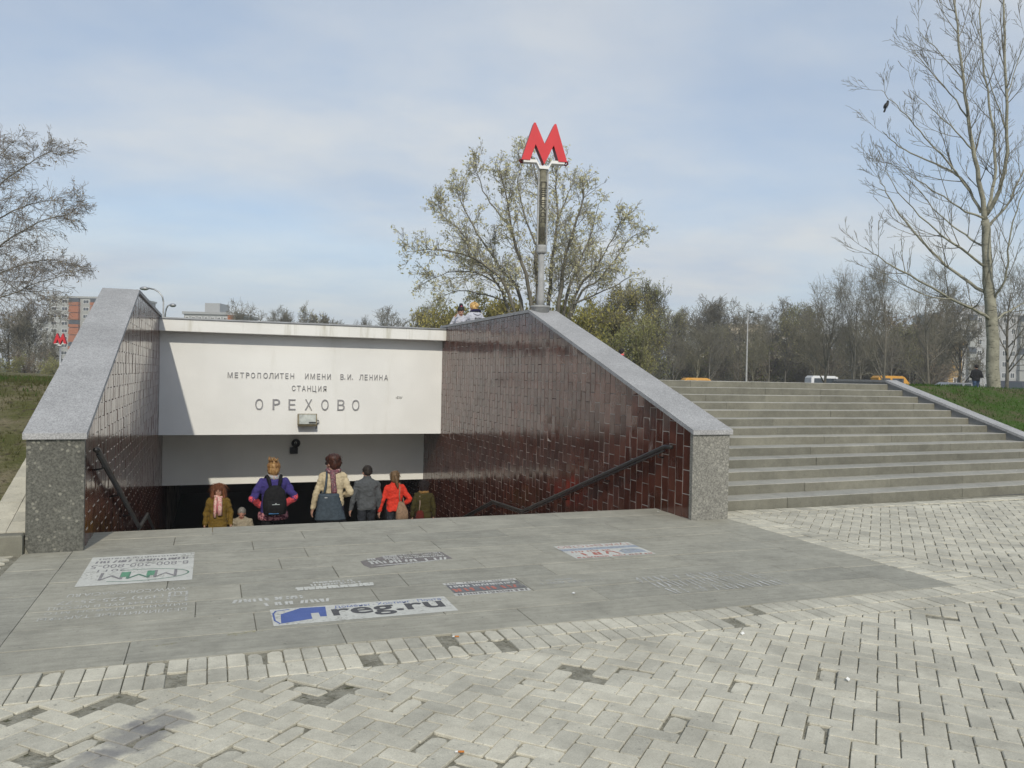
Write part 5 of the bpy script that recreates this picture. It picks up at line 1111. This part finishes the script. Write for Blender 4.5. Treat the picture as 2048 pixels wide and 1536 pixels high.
def hair(o, hf, H3, mat, style, seed=1):
    m = MB()
    if style in ('short', 'bob', 'crop', 'long', 'up', 'pony', 'old'):
        kx = {'crop': 0.004, 'old': 0.003}.get(style, 0.012)
        m.ell(hf((0, -.004, 1.640)), (.080+kx, .098+kx, .092+kx), 20, 14, H3); m.ell(hf((0, -.045, 1.615 if style in ('crop', 'old') else 1.590)), (.074+kx, .058+kx, .066 if style in ('crop', 'old') else .088), 18, 12, H3)
    if style == 'short': m.ell(hf((0, -.01, 1.675)), (.10, .105, .075), 18, 10, H3); m.ell(hf((-.045, .055, 1.665)), (.05, .05, .045), 12, 8, H3); m.ell(hf((0, -.06, 1.60)), (.082, .06, .085), 16, 10, H3)
    if style == 'bob': m.ell(hf((0, -.035, 1.575)), (.100, .082, .11), 18, 12, H3)
    if style == 'long':
        m.ell(hf((0, -.045, 1.55)), (.108, .08, .15), 18, 12, H3)
        for s in (-1, 1):
            for q in range(3): m.tube([hf((s*.07, .05-.02*q, 1.68)), hf((s*(.098+.006*q), .045-.03*q, 1.60)), hf((s*(.105+.01*q), .05-.03*q, 1.50)), hf((s*(.10+.012*q), .055-.03*q, 1.42))], [.022, .030, .034, .014], 8)
    if style == 'up':
        rg = random.Random(seed); m.ell(hf((0, -.05, 1.70)), (.06, .055, .055), 14, 10, H3)
        for q in range(16):
            a = rg.uniform(0, 6.28); r_ = rg.uniform(.01, .05); m.tube([hf((r_*math.cos(a), -.05+r_*math.sin(a), 1.71)), hf((r_*1.7*math.cos(a), -.06+r_*1.5*math.sin(a), 1.745)), hf((r_*1.9*math.cos(a)+rg.uniform(-.03, .03), -.07+r_*1.3*math.sin(a), 1.755+rg.uniform(0, .035)))], [.014, .011, .002], 6)
    if style == 'bun': 
        m.ell(hf((0, -.004, 1.640)), (.088, .104, .096), 20, 14, H3); m.ell(hf((0, -.04, 1.59)), (.080, .066, .085), 18, 12, H3); m.ell(hf((0, -.035, 1.745)), (.055, .052, .052), 14, 10, H3)
    if style == 'lowbun':
        m.ell(hf((0, -.004, 1.640)), (.092, .108, .100), 20, 14, H3); m.ell(hf((0, -.04, 1.59)), (.086, .07, .09), 18, 12, H3); m.ell(hf((0.005, -.12, 1.60)), (.045, .045, .055), 14, 10, H3)
    if style == 'pony':
        m.tube([hf((.0, -.10, 1.655)), hf((.012, -.145, 1.62)), hf((.025, -.15, 1.54)), hf((.045, -.135, 1.46)), hf((.055, -.125, 1.40))], [.026, .034, .034, .026, .006], 10)
    noisy(m, 0.010 if style not in ('crop', 'old') else 0.004, 26, seed)
    rg = random.Random(seed+50); ln = {'crop': .025, 'old': .02, 'short': .06, 'bob': .10, 'long': .16, 'up': .05, 'bun': .04, 'lowbun': .05, 'pony': .07}[style]; kk = {'bob': 1.04, 'long': 1.03, 'short': 1.05}.get(style, 0.97)
    for q in range(260):      # loose strands that break the outline
        a = rg.uniform(0, 2*math.pi); t = rg.uniform(0.05, 1.75) if math.sin(a) < 0.35 else rg.uniform(0.05, 0.9)
        d = Vector((math.sin(t)*math.cos(a), math.sin(t)*math.sin(a), math.cos(t))); c = Vector((d.x*.092*kk, -.012+d.y*.108*kk, 1.632+d.z*.100*kk)); tan = Vector((math.cos(t)*math.cos(a), math.cos(t)*math.sin(a), -math.sin(t)))
        if style in ('up', 'bun'): tan = -tan
        w = Vector((rg.gauss(0, .13), rg.gauss(0, .13), rg.gauss(0, .08))); L_ = ln*rg.uniform(.6, 1.3)
        m.tube([hf(c-d*.006), hf(c+(tan+w)*L_*.5-d*.001), hf(c+(tan+w*1.6)*L_-d*L_*.35)], [.0045, .004, .001], 4)
    m.build('hair', mat, o)
def scarf(o, tf, mat, tail=None, r_=.034, seed=0):
    m = MB(); pts = [tf((.083*math.cos(t), .078*math.sin(t)-.004, 1.462+.012*math.sin(2*t+seed))) for t in [2*math.pi*i/20 for i in range(21)]]; m.tube(pts, r_, 8); noisy(m, .010, 24, seed)
    s = m.build('scarf', mat, o)
    if tail:
        m = MB(); n = len(tail)
        m.tube([tf(p) for p in tail], [.045+.004*math.sin(3*i) for i in range(n)], 8); noisy(m, .012, 20, seed+3); m.build('tail', mat, s)
def at_person(o, tf, loc_, face, H):
    """matrix from the person's local metres to the world"""
    return Matrix.Translation(Vector(loc_)) @ Matrix.Rotation(R(face), 4, 'Z') @ Matrix.Scale(H/1.72, 4)
def spot(u, v_top, Y):
    p = at_y(u, v_top, Y); z = floor_z(Y); return Vector((p.x, Y, z)), p.z-z
def carried(name, label, cat, mw_): 
    o = thing(name, label, cat); o.matrix_world = mw_; return o
def build_people():
    # woman in the purple jacket with backpack
    purple, coral, blackc = cloth('purple_fleece', (0.050, 0.040, 0.17)), cloth('coral_fleece', (0.75, 0.10, 0.11)), cloth('black_trousers', (0.012, 0.012, 0.013))
    L, H = spot(548, 920, 12.75); H = min(max(H, 1.62), 1.78); L.z = floor_z(12.75)
    o, hf, H3, tf = person('woman in purple and coral jacket with hair piled up, seen from behind', L, 2, H, purple, blackc, armL='hip', armR='hip', bulk=1.14, head_turn=-12, sleeve=coral, hem=.86)
    hair(o, hf, H3, hairm('dark_blond_hair', (0.40, 0.24, 0.09), (0.20, 0.095, 0.035)), 'up', 3); scarf(o, tf, pattern('grey_striped_scarf', (0.38, 0.40, 0.40), (0.22, 0.24, 0.25), 22, (0.5, 0.3, 0.25)), None, .036, 1)
    m = MB(); loft(m, [(.80, .225, .155, 0), (.84, .235, .165, 0), (.91, .222, .160, 0)], 0, T=None); m.build('jacket_hem', pattern('floral_hem', (0.45, 0.20, 0.22), (0.10, 0.03, 0.05), 26), o)
    W = at_person(o, tf, L, 2, H); b = carried('backpack', 'black backpack with small pale logo on the purple jacketed woman', 'backpack', W)
    bk = cloth('black_nylon', (0.012, 0.012, 0.013), .3); m = MB(); loft(m, [(.90, .12, .05, -.235), (.92, .165, .085, -.235), (1.02, .175, .100, -.24), (1.16, .170, .095, -.238), (1.27, .145, .075, -.225), (1.335, .09, .045, -.205), (1.35, .04, .02, -.20)], 0); noisy(m, .012, 9, 4); m.build('bag_body', bk, b)
    m = MB(); loft(m, [(.93, .10, .03, -.325), (.95, .135, .042, -.325), (1.06, .135, .046, -.328), (1.12, .12, .035, -.322), (1.13, .08, .02, -.318)], 0); m.build('pocket', bk, b)
    m = MB(); m.box(-.055, .055, -.376, -.372, 1.075, 1.083); m.box(-.008, .008, -.3765, -.3725, 1.0855, 1.10); m.build('logo', plain('pale_print', (0.45, 0.50, 0.50)), b)
    m = MB(); m.box(-.10, .045, -.362, -.356, .935, .947); m.build('stripe', plain('blue_print', (0.06, 0.20, 0.42)), b)
    for s in (-1, 1):
        m = MB(); m.tube([(s*.06, -.20, 1.30), (s*.085, -.16, 1.42), (s*.10, -.05, 1.475), (s*.12, .09, 1.42), (s*.15, .14, 1.25)], [.022, .03, .03, .028, .02], 6); m.build('strap', bk, b)
    # woman in the cream jacket with quilted bag
    cream, navy = cloth('cream_jacket', (0.50, 0.42, 0.275)), cloth('navy_trousers', (0.012, 0.014, 0.03))
    L, H = spot(667, 909, 12.3); H = min(max(H, 1.62), 1.74)
    o, hf, H3, tf = person('woman in cream jacket with short auburn hair and dark glasses, seen from behind', L, -4, H, cream, navy, armL='slant', armR='bent', bulk=1.04, head_turn=38, hem=.93)
    hair(o, hf, H3, hairm('auburn_hair', (0.075, 0.022, 0.010), (0.022, 0.008, 0.006)), 'short', 5)
    mv = pattern('mauve_patterned_scarf', (0.20, 0.065, 0.085), (0.12, 0.075, 0.09), 40, (0.50, 0.40, 0.34)); scarf(o, tf, mv, [(-.02, -.10, 1.46), (-.015, -.135, 1.38), (0, -.142, 1.28), (.01, -.14, 1.18), (.015, -.135, 1.12)], .042, 2)
    m = MB(); m.tube([hf((-.078, .03, 1.60)), hf((-.066, .095, 1.602)), hf((0, .122, 1.60)), hf((.066, .095, 1.602)), hf((.078, .03, 1.60))], .006, 5)
    for s in (-1, 1): m.ell(hf((s*.036, .108, 1.595)), (.028, .010, .022), 10, 6, H3)
    tag(m.build('sunglasses', EYE, o), 'dark sunglasses')
    W = at_person(o, tf, L, -4, H); b = carried('shoulder_bag', 'large quilted slate blue shoulder bag of the cream jacketed woman', 'bag', W); sl = cloth('slate_quilted_nylon', (0.050, 0.068, 0.085), .2, .6)
    m = MB(); rg = []
    for i in range(17):
        t = i/16; rg.append((.74+.40*t, (.235-.085*t)+(.006 if i % 2 else -.004), (.085-.02*t)+(.014 if i % 2 else 0), -.215, -.045-.03*t))
    loft(m, rg, 0, 24); noisy(m, .006, 12, 2); m.build('bag_body', sl, b)
    m = MB(); m.tube([(-.15, -.215, 1.13), (-.12, -.18, 1.26), (-.105, -.14, 1.40), (-.10, -.03, 1.478), (-.12, .08, 1.43), (-.16, .10, 1.25), (-.16, -.05, 1.10), (-.10, -.19, 1.10)], .016, 6); m.build('strap', sl, b)
    m = MB(); m.box(-.245, .19, -.30, -.14, .725, .735); m.build('base', blackc, b)
    for s in (-1, 1):
        m = MB(); m.ell((-.12+s*.012, -.287+.0, 1.09), (.008, .005, .008), 8, 6); m.build('rivet', M['white_p'], b)
    # man in grey
    grey, jean = cloth('grey_fleece', (0.085, 0.092, 0.098)), cloth('dark_jeans', (0.025, 0.028, 0.035))
    L, H = spot(735, 931, 15.1); H = min(max(H, 1.68), 1.84)
    o, hf, H3, tf = person('man in plain grey fleece with short dark hair, seen from behind', L, -3, H, grey, jean, armL='slant', armR='down', bulk=1.06, female=False, waist=.98, head_turn=8, hem=.88, collar=grey); hair(o, hf, H3, hairm('dark_brown_hair', (0.030, 0.020, 0.014), (0.012, 0.009, 0.007)), 'crop', 7)
    # woman in red
    redc = cloth('red_jacket', (0.62, 0.045, 0.025)); L, H = spot(790, 943, 15.1); H = min(max(H, 1.56), 1.7)
    o, hf, H3, tf = person('woman in bright red jacket with light brown ponytail, seen from behind', L, -2, H, redc, jean, armL='slant', armR='hip', bulk=1.03, head_turn=-6, hem=.90, collar=redc); hair(o, hf, H3, hairm('light_brown_hair', (0.20, 0.125, 0.060), (0.10, 0.06, 0.028)), 'pony', 9)
    W = at_person(o, tf, L, -2, H); b = carried('hobo_bag', 'soft beige shoulder bag hanging on the red jacketed woman', 'bag', W); bg_ = cloth('beige_suede', (0.27, 0.18, 0.12), .2)
    m = MB(); loft(m, [(.72, .10, .04, -.12, .14), (.75, .135, .06, -.125, .14), (.90, .125, .062, -.13, .14), (1.02, .085, .045, -.14, .12), (1.10, .03, .02, -.145, .095)], 0); noisy(m, .016, 12, 3); m.build('bag_body', bg_, b)
    m = MB(); m.tube([(.09, -.145, 1.10), (.075, -.14, 1.24), (.085, -.125, 1.36), (.10, -.03, 1.478), (.12, .08, 1.40), (.19, .06, 1.15), (.20, -.06, 1.0)], .012, 6); m.build('strap', bg_, b)
    # dark-haired woman in olive at the right wall
    olive = cloth('dark_olive_jacket', (0.050, 0.042, 0.012)); L, H = spot(848, 961, 15.9); H = min(max(H, 1.52), 1.66)
    o, hf, H3, tf = person('dark haired woman in olive jacket with tan fur collar beside the right wall', L, -6, H, olive, blackc, armL='down', armR='down', bulk=1.08, hem=.86); hair(o, hf, H3, hairm('black_brown_hair', (0.020, 0.010, 0.009), (0.010, 0.006, 0.006)), 'bob', 11)
    scarf(o, tf, cloth('tan_fur', (0.26, 0.15, 0.05), .3), None, .04, 4); W = at_person(o, tf, L, -6, H); b = carried('handbag', 'dark red handbag on a pale strap of the olive jacketed woman', 'bag', W)
    m = MB(); loft(m, [(.84, .08, .04, -.15, -.10), (.87, .10, .05, -.155, -.10), (1.0, .085, .042, -.155, -.10), (1.06, .05, .02, -.15, -.10)], 0); m.build('bag_body', cloth('dark_red_leather', (0.10, 0.016, 0.012)), b)
    m = MB(); m.tube([(-.12, -.15, 1.04), (-.10, -.135, 1.20), (-.10, -.10, 1.38), (-.11, -.02, 1.46), (-.13, .08, 1.36), (-.19, .05, 1.1)], .009, 6); m.build('strap', cloth('pale_strap', (0.40, 0.30, 0.25)), b)
    # woman in the ochre coat coming up
    ochre = cloth('ochre_coat', (0.155, 0.098, 0.018)); L, H = spot(437, 984, 15.9); H = min(max(H, 1.56), 1.68)
    o, hf, H3, tf = person('woman in ochre coat and pink scarf walking up towards the camera', L, 176, H, ochre, blackc, armL='down', armR='down', bulk=1.10, hem=.62, hemw=1.12, facial=True, head_pitch=-4, collar=ochre); hair(o, hf, H3, hairm('auburn_wavy_hair', (0.26, 0.10, 0.042), (0.13, 0.045, 0.020)), 'long', 13)
    pk = pattern('pink_scarf', (0.62, 0.25, 0.26), (0.70, 0.48, 0.40), 30, (0.72, 0.65, 0.60)); scarf(o, tf, pk, [(-.03, .09, 1.45), (-.035, .135, 1.36), (-.04, .145, 1.24), (-.04, .145, 1.10)], .026, 6); m = MB(); m.tube([tf(p) for p in ((.045, .09, 1.45), (.05, .135, 1.34), (.055, .145, 1.20), (.05, .145, 1.06))], .03, 8); noisy(m, .012, 22, 4); m.build('scarf_end', pk, o)
    m = MB(); loft(m, [(1.14, .05, .02, .125), (1.38, .06, .02, .105)], 0); m.build('blouse', cloth('rose_blouse', (0.45, 0.12, 0.16)), o)
    # old man
    beige = cloth('beige_jacket', (0.30, 0.26, 0.19)); L, H = spot(484, 1022, 18.7); H = min(max(H, 1.58), 1.76)
    o, hf, H3, tf = person('grey haired man in beige jacket looking down, low on the stairs', L, 170, H, beige, jean, skin=SKIN2, female=False, waist=.98, bulk=1.08, facial=True, head_pitch=24, hem=.85); hair(o, hf, H3, hairm('grey_hair', (0.28, 0.26, 0.23), (0.15, 0.14, 0.13)), 'old', 15)
    # two girls sitting on the ledge behind the right wall
    hood = cloth('pale_grey_hoodie', (0.50, 0.51, 0.57), .08); tan = cloth('tan_trousers', (0.30, 0.21, 0.08)); led = 2.56
    lg = thing('ledge', 'low granite ledge behind the level coping of the right wall', 'ledge', (5.9, 17.0, 0)); m = MB(); m.box(-0.27, 0.9, -0.6, 5.2, 1.0, 2.555, bev=.01); m.build('ledge_block', M['cheek'], lg)
    def sitter(label, u, v, Y, face, **kw):
        d_ = ray(u, v); t_ = Y/d_[0]; p = Vector((Y, d_[1]*t_, 0)); Hs = 1.62     # Y here: distance to the right of the axis
        o_ = person(label, Vector((p.x, p.y, led)), face, Hs, sit={'seat': .0}, group='girls sitting behind the wall', **kw); return o_
    o, hf, H3, tf = sitter('blonde girl in pale hoodie sitting behind the wall, back to the camera', 953, 609, 5.98, 12, top=hood, bottom=jean, bulk=1.08, armL=((.19, 0, 1.385), (.30, .12, 1.22), (.22, .33, 1.12)), armR='bent', head_turn=10, head_pitch=14, lean=10, collar=None)
    hair(o, hf, H3, hairm('bleached_hair', (0.72, 0.50, 0.20), (0.45, 0.26, 0.08)), 'lowbun', 17); m = MB(); m.tube([tf((.12*math.cos(t), -.035+.085*math.sin(t), 1.455-.02*math.sin(t))) for t in [math.pi*(0.95+1.1*i/12) for i in range(13)]], .034, 8); noisy(m, .006, 20); m.build('hood', cloth('navy_hood_lining', (0.020, 0.018, 0.06)), o)
    m = MB(); m.tube([tf((.10*math.cos(t), -.10+.05*math.sin(t), 1.39+.05*math.sin(t))) for t in [math.pi*(1.05+.9*i/10) for i in range(11)]], .010, 6); m.build('hood_edge', cloth('grey_hood_edge', (0.16, 0.16, 0.20)), o)
    mk = MB(); rg = random.Random(3)
    for q in range(5):
        x = -.085+.042*q; mk.box(x, x+.009, -.146, -.139, 1.235, 1.275); mk.box(x+.012, x+.028, -.146, -.139, 1.235+rg.choice((0, .018, .032)), 1.243+rg.choice((0, .018, .032)))
    mk.v = [tuple(tf(v)) for v in mk.v]; tag(mk.build('back_print', EYE, o), kind='stuff')
    o, hf, H3, tf = sitter('dark haired girl with high bun and pink hair tie sitting behind the wall', 921, 616, 6.02, 165, top=hood, bottom=tan, bulk=0.98, armL='bent', armR=((.19, 0, 1.385), (.27, .16, 1.20), (.16, .20, 1.42)), head_turn=12, head_pitch=18, lean=8, facial=True)
    hair(o, hf, H3, hairm('black_hair', (0.010, 0.008, 0.010), (0.022, 0.016, 0.018)), 'bun', 19); m = MB(); m.ell(hf((0, .018, 1.735)), (.02, .012, .016), 8, 6, H3); tag(m.build('hair_tie', plain('pink_tie', (0.65, 0.06, 0.16)), o), 'pink hair tie')
    # figure beyond the coping and walker at the right
    blk = cloth('black_jacket', (0.016, 0.016, 0.018)); p = at_depth(1244, 697, 27); gz = terr(p.x, p.y)
    o, hf, H3, tf = person('person in dark jacket standing beyond the sloping right coping', (p.x, p.y, gz), -60, min(1.8, max(1.5, p.z-gz)), blk, jean, collar=coral, group='people in the park behind', hands=False, voxel=.016); hair(o, hf, H3, hairm('dark_hair', (0.012, 0.010, 0.010), (0.02, 0.015, 0.012)), 'crop', 21)
    p = at_depth(1953, 729, 40); gz = terr(p.x, p.y); o, hf, H3, tf = person('man in black jacket and blue jeans walking away across the lawn', (p.x, p.y, gz), -25, min(1.85, max(1.6, p.z-gz)), blk, cloth('blue_jeans', (0.045, 0.075, 0.14)), female=False, waist=.98, bulk=1.1, armL='bent', armR='bent', stride=.22, group='people in the park behind', voxel=.014); hair(o, hf, H3, hairm('dark_hair2', (0.012, 0.010, 0.010), (0.02, 0.015, 0.012)), 'crop', 22)
build_people()
bpy.data.scenes.remove(TMP)

# ------------------------------------------------------------------ vehicles on the road beyond
def vehicle(label, u, v_roof, depth, kind, col, heading, L, Hh, W=1.95):
    p = at_depth(u, v_roof, depth); gz = p.z-Hh; o = thing('minibus' if kind == 'van' else 'parked_car', label, 'minibus' if kind == 'van' else 'car', (p.x, p.y, max(gz, terr(p.x, p.y))), -_a+heading)
    body = plain(col[0], col[1], 0.3, 0.05, 2, 0.5); h = L/2
    prof = [(-h, .45), (h-.1, .40), (h, .55), (h, .95), (h-.75, 1.15), (h-1.45, Hh-.10), (h-1.75, Hh), (-h+.25, Hh), (-h+.02, Hh-.2)] if kind == 'van' else [(-h, .40), (h, .38), (h, .70), (h-.95, .88), (h-1.6, Hh-.02), (-h+1.3, Hh), (-h+.55, .95), (-h, .90)]
    m = MB(); n = len(prof); top = W/2*.86
    for sgn in (-1, 1): pass
    V = []
    for y, kx in ((-1, 1), (1, 1)):
        for x, z in prof: V.append((x, y*(W/2 if z < 1.1 else W/2-(W/2-top)*min(1, (z-1.1)/(max(.3, Hh-1.1)))), z))
    m.add(V, [tuple(range(n)), tuple(range(2*n-1, n-1, -1))]+[(i, n+i, n+(i+1) % n, (i+1) % n) for i in range(n)]); m.build('body', body, o)
    zb, zt = (1.18, Hh-.24) if kind == 'van' else (.92, Hh-.09)
    def wy(z): return W/2-(W/2-top)*min(1, max(0, (z-1.1)/(max(.3, Hh-1.1))))
    spans = [(-h+.25, -h+1.2), (-h+1.3, -h+2.3), (-h+2.4, h-1.95)] if kind == 'van' else [(-h+1.15, -.05), (.05, h-1.65)]
    for s in (-1, 1):
        for a, b in spans:
            m = MB(); m.add([(a, s*(wy(zb)+.006), zb), (b, s*(wy(zb)+.006), zb), (b-.05, s*(wy(zt)+.006), zt), (a+.05, s*(wy(zt)+.006), zt)], [(0, 1, 2, 3) if s < 0 else (3, 2, 1, 0)]); m.build('window', M['glass'], o)
        for x in (-h+.85, h-.95):
            m = MB(); m.tube([(x, s*(W/2-.20), .33), (x, s*(W/2+.012), .33)], .33, 16); w = m.build('wheel', M['dark'], o); m = MB(); m.tube([(x, s*(W/2+.0), .33), (x, s*(W/2+.022), .33)], .19, 12); m.build('rim', M['galv'], w)
        m = MB(); m.box(h-.02, h+.02, s*.62-.18, s*.62+.18, .68, .84); m.build('headlight', M['lampglass'], o)
    i0 = 4 if kind == 'van' else 3; a, b = prof[i0], prof[i0+1]; nx, nz = (b[1]-a[1]), -(b[0]-a[0]); q = math.hypot(nx, nz); nx, nz = nx/q*.012, nz/q*.012
    A = [a[0]+(b[0]-a[0])*.08, a[1]+(b[1]-a[1])*.08]; B_ = [a[0]+(b[0]-a[0])*.9, a[1]+(b[1]-a[1])*.9]
    m = MB(); m.add([(A[0]+nx, -wy(A[1])*.9, A[1]+nz), (A[0]+nx, wy(A[1])*.9, A[1]+nz), (B_[0]+nx, wy(B_[1])*.9, B_[1]+nz), (B_[0]+nx, -wy(B_[1])*.9, B_[1]+nz)], [(0, 1, 2, 3)]); m.build('windscreen', M['glass'], o)
    return o
YEL = ('yellow_minibus_paint', (0.62, 0.30, 0.025)); WHT = ('white_van_paint', (0.72, 0.73, 0.74))
vehicle('yellow minibus roof showing over the left part of the broad steps', 1405, 756, 79, 'van', YEL, 0.0, 3.9, 2.0)
vehicle('white minibus showing above the top of the broad steps', 1657, 752, 79, 'van', WHT, 0.0, 4.0, 2.15)
vehicle('yellow minibus behind the top of the cheek wall', 1790, 752, 79, 'van', YEL, 0.0, 4.0, 2.2)
vehicle('grey car left of the walking man at the lawn edge', 1915, 765, 57, 'car', ('grey_car_paint', (0.20, 0.21, 0.23)), 0.0, 4.4, 1.45, 1.75)
vehicle('dark car right of the poplar trunk at the lawn edge', 2032, 762, 56, 'car', ('dark_car_paint', (0.05, 0.055, 0.07)), 0.0, 4.4, 1.5, 1.75)

# ------------------------------------------------------------------ buildings far behind
def building(label, u0, u1, v_top, depth, floors, cols, wall, stripes=(), win_w=0.55, rot=0.0, thick=14, roof_box=True, base=0.0):
    a, b = at_depth(u0, v_top, depth), at_depth(u1, v_top, depth); W = (b-a).length; Hh = a.z-base; o = thing('apartment_building', label, 'building', (a.x, a.y, base), -_a+rot)
    m = MB(); m.box(0, W, 0, thick, 0, Hh); m.build('wall', wall, o)
    fh = Hh/floors; cw = W/cols; ww, wh = cw*win_w, fh*.5; fr = MB(); fr.box(0, ww, -.06, -.005, 0, wh); fme = fr.mesh('window', M['white_p']); gl = MB(); gl.box(.10, ww/2-.04, -.085, -.062, .10, wh-.10); gl.box(ww/2+.04, ww-.10, -.085, -.062, .10, wh-.10); gme = gl.mesh('pane', M['glass'])
    for i in range(floors):
        for j in range(cols):
            if any(s0 <= j < s1 for s0, s1, _ in stripes): continue
            w = link('window', fme, o); w.location = (j*cw+cw*(1-win_w)/2, 0, i*fh+fh*.28); g_ = link('pane', gme, w)
    for s0, s1, mat in stripes:
        for i in range(floors):
            m = MB(); m.box(s0*cw+.1, s1*cw-.1, -1.1, -.01, i*fh+.05, i*fh+fh*.42); bal = m.build('balcony', mat, o); m = MB(); m.box(s0*cw+.15, s1*cw-.15, -.95, -.012, i*fh+fh*.42+.01, i*fh+fh*.94); m.build('glazing', mat if i % 3 else M['glass'], bal)
    m = MB(); m.box(-.3, W+.3, -.3, thick+.3, Hh+.002, Hh+.5); rf = m.build('roof', wall, o)
    if roof_box:
        m = MB(); m.box(W*.25, W*.55, thick*.3, thick*.7, Hh+.505, Hh+2.6); m.build('lift_house', wall, rf)
    return o
white_w, orange_w, beige_w, yellow_w, grey_w = plain('white_panel_wall', (0.36, 0.365, 0.345)), plain('orange_balcony_panel', (0.36, 0.12, 0.045), .8), plain('beige_panel_wall', (0.44, 0.38, 0.28)), plain('ochre_render_wall', (0.50, 0.33, 0.13)), plain('grey_panel_wall', (0.38, 0.385, 0.39))  # white and orange tones lowered to hold the tower's shaded side
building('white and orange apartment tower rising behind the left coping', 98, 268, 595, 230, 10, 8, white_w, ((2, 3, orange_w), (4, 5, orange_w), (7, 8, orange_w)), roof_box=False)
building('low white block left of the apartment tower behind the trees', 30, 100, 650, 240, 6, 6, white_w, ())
building('grey block with rooftop sheds peeking over the portal roof', 368, 470, 628, 160, 6, 8, plain('pale_grey_block', (0.36, 0.37, 0.37)), ((7, 8, orange_w),))
building('long beige block hidden behind the trees above the broad steps', 1400, 1660, 668, 170, 5, 16, beige_w, ())
building('ochre two-storey house behind the trees left of the walking man', 1770, 1925, 688, 95, 2, 7, yellow_w, (), roof_box=False, thick=8)
building('tall grey apartment block behind the poplar at the right edge', 1885, 2120, 628, 190, 7, 14, grey_w, ((3, 4, white_w), (9, 10, white_w)))

# ------------------------------------------------------------------ litter
def build_litter():
    rng = random.Random(2); orange = plain('cigarette_filter', (0.55, 0.20, 0.04)); paper = plain('paper_scrap', (0.75, 0.75, 0.72))
    for u, v, lab in ((912, 1274, 'orange cigarette end by the slab edge'), (920, 1505, 'orange cigarette end near the bottom of the picture')):
        p = at_ground(u, v, .004); o = thing('cigarette_end', lab, 'litter', (p.x, p.y, .008), rng.uniform(0, 3)); m = MB(); m.tube([(-.018, 0, 0), (.008, 0, 0)], .0045, 8); m.build('filter', orange, o); m = MB(); m.tube([(.009, 0, 0), (.022, 0, 0)], .0044, 8); m.build('paper', paper, o)
    for u, v, lab in ((1485, 1268, 'white paper scrap beside the border pavers'), (1696, 1360, 'white paper scrap on the herringbone at the right'), (1148, 1187, 'tiny white scrap on the slabs left of the chalk'), (1665, 1038, 'white paper scrap near the foot of the broad steps'), (1889, 948, 'white paper scrap lying on a broad step'), (1317, 1024, 'white scrap at the foot of the right wall')):
        p = at_ground(u, v, .006) if v != 948 else Vector((0, 0, 0))
        if v == 948: q = st_pt(6.4, ST_TREAD*1.5); p = Vector((q.x, q.y, ST_RISE*2+.008))
        m = MB(); s = .016; m.add([(-s, -s*.6, 0), (s*.8, -s*.5, .004), (s, s*.5, .012), (0, s*.8, .002), (-s*.8, s*.4, .009)], [(0, 1, 2, 3, 4)]); m.add([(-s, -s*.6, -.001), (s*.8, -s*.5, .003), (s, s*.5, .011), (0, s*.8, .001), (-s*.8, s*.4, .008)], [(4, 3, 2, 1, 0)])
        o = m.build('paper_scrap', paper); o.location = p; o.rotation_euler = (0, 0, rng.uniform(0, 6)); tag(o, lab, 'litter')
build_litter()

# ------------------------------------------------------------------ spring haze in the air
def build_haze():
    m = MB(); m.box(-625, 625, -80, 625, -6, 42); o = m.build('haze', []); me = o.data; mt = bpy.data.materials.new('thin_haze'); mt.use_nodes = True; t = mt.node_tree; t.nodes.clear()
    out = t.nodes.new('ShaderNodeOutputMaterial'); v = t.nodes.new('ShaderNodeVolumePrincipled'); v.inputs['Color'].default_value = (0.88, 0.91, 0.94, 1); v.inputs['Density'].default_value = 0.0010; v.inputs['Anisotropy'].default_value = 0.0
    t.links.new(v.outputs[0], out.inputs['Volume']); me.materials.clear(); me.materials.append(mt); tag(o, kind='stuff')
build_haze()
